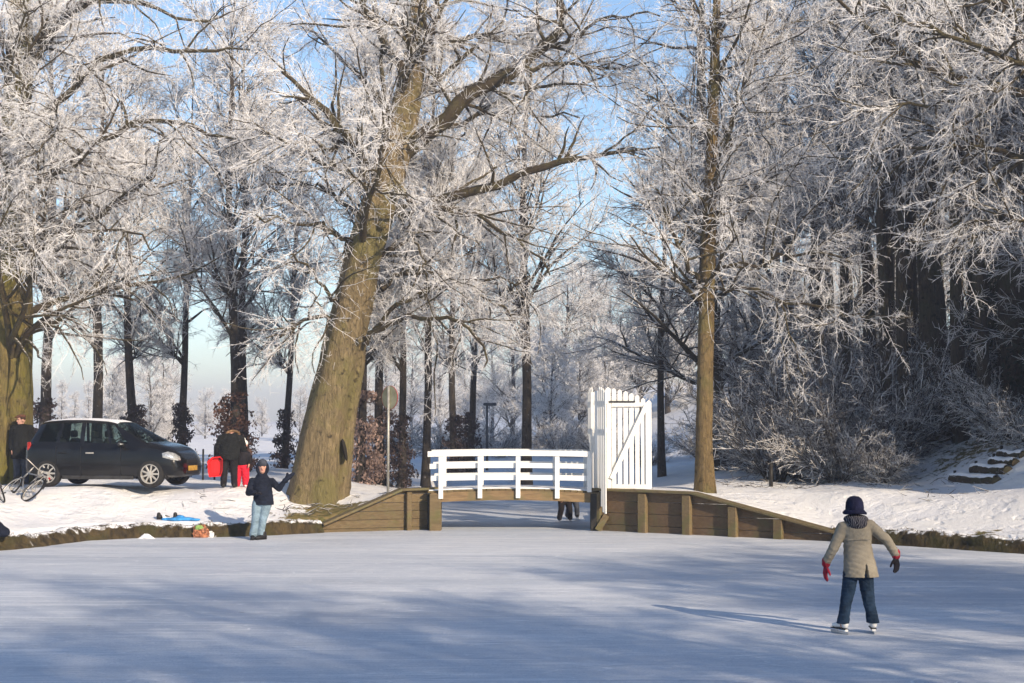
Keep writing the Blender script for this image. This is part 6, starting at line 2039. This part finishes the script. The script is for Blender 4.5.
p = Vector((P(771, 480, 37.2).x, 37.2, 0)); p.z = gz(p.x, p.y)
T = empty('fence_post', p, 0, 'short dark stake standing before the shrubs right of the slender tree', 'post')
cyl('post', (0, 0, -.1), (0, 0, .55), .05, M['blackish_timber'], T, 8); b = bmesh.new(); add_cyl(b, (0, 0, .55), (0, 0, .58), .05, .02, 8); bm_obj('cap', b, M['blackish_timber'], T)

# ------------------------------------------------------------------ log steps up the slope
M['log'] = trunk_mat('rotten_log', (0.05, 0.036, 0.022), (0.12, 0.085, 0.045), (0.08, 0.08, 0.03), 0.4, frost=0.5)
def log_step(a, b_, r, lab, Y):
    pa, pb_ = on_bank(*a, 1.2), on_bank(*b_, 1.2)
    d = pb_ - pa; d.z *= 0.3
    c = (pa + pb_) / 2
    T = empty('log_step', c, 0, lab, 'log', 'log steps up the slope')
    line = np.array([tuple(d * (t_ - .5) + Vector((0, 0, -r * .05 + .02 * math.sin(9 * t_)))) for t_ in np.linspace(0, 1, 12)])
    v, q = tubes_np([(line[None], np.full((1, 12), r), 10)])
    v = v + np.random.RandomState(int(a[0])).randn(*v.shape) * .008
    mesh_np('log', v, q, M['log'], T)
    for k_ in (0, -1):
        b2 = bmesh.new(); p_ = Vector(line[k_]); e = d.normalized() * (-.02 if k_ == 0 else .02)
        add_cyl(b2, p_ - e, p_ + e, r * .97, seg=10); bm_obj('sawn_end', b2, M['timber'], T)
    s_v, s_q = tubes_np([((line + np.array([0, .05, r * .5]))[None], np.full((1, 12), r * .8), 8)])
    mesh_np('snow_cover', s_v, s_q, M['snow_plain'], T)
    for px_ in (0.03,):
        p_ = Vector(line[0]); cyl('stake', p_ + Vector((0, -r - .03, -.3)), p_ + Vector((0, -r - .03, .22)), .035, M['blackish_timber'], T, 8)
log_step((953, 480), (997, 482), .13, 'lowest log step on the snowy slope', 38)
log_step((974, 470), (1008, 472), .13, 'second log step from below on the slope', 39)
log_step((992, 463), (1016, 465), .11, 'third log step from below on the slope', 40)
log_step((1000, 455), (1024, 456), .10, 'topmost log step, at the right edge of the slope', 41)

# fallen sticks and stalks strewn over the slope and under the big trees
def litter():
    rs = np.random.RandomState(9)
    n = 900
    x = np.concatenate([rs.uniform(8.6, 15, 620), rs.normal(-4.6, 1.0, 140), rs.uniform(5, 9, 140)])
    y = np.concatenate([rs.uniform(32.5, 45, 620), rs.normal(34.6, 0.6, 140), rs.uniform(36, 38, 140)])
    d = sdist(x, y)
    ok = d > 0.6
    x, y = x[ok], y[ok]; n = len(x)
    z = land_top(x, y, sdist(x, y))
    a = rs.uniform(0, 6.28, n); l = rs.uniform(0.08, 0.4, n)
    dv = np.stack([np.cos(a), np.sin(a), rs.uniform(-.1, .5, n)], -1) * l[:, None]
    p0 = np.stack([x, y, z + .005], -1)
    Pn = np.stack([p0, p0 + dv * .5 + rs.randn(n, 3) * .02, p0 + dv], 1)
    Rn = np.stack([l * .03, l * .028, l * .012], -1)
    v, q = tubes_np([(Pn, Rn, 4)])
    o = mesh_np('fallen_sticks', v, q, M['row_limb'])
    tag(o, 'fallen twigs strewn over the snowy slope and round the trunks', 'twigs', kind='stuff')
litter()

# ------------------------------------------------------------------ winter haze
def build_haze():
    bm = bmesh.new()
    add_box(bm, (0, 0, 0), (1800, 1300, 26))
    m = bpy.data.materials.new('haze'); m.use_nodes = True
    n = m.node_tree.nodes; n.clear()
    out = n.new('ShaderNodeOutputMaterial'); pv = n.new('ShaderNodeVolumePrincipled')
    pv.inputs['Color'].default_value = (0.80, 0.83, 0.97, 1)
    pv.inputs['Density'].default_value = 0.0015
    pv.inputs['Anisotropy'].default_value = 0.0
    m.node_tree.links.new(pv.outputs[0], out.inputs['Volume'])
    o = bm_obj('haze', bm, m, loc=(0, 520, 11.6))
    o['kind'] = 'stuff'
build_haze()
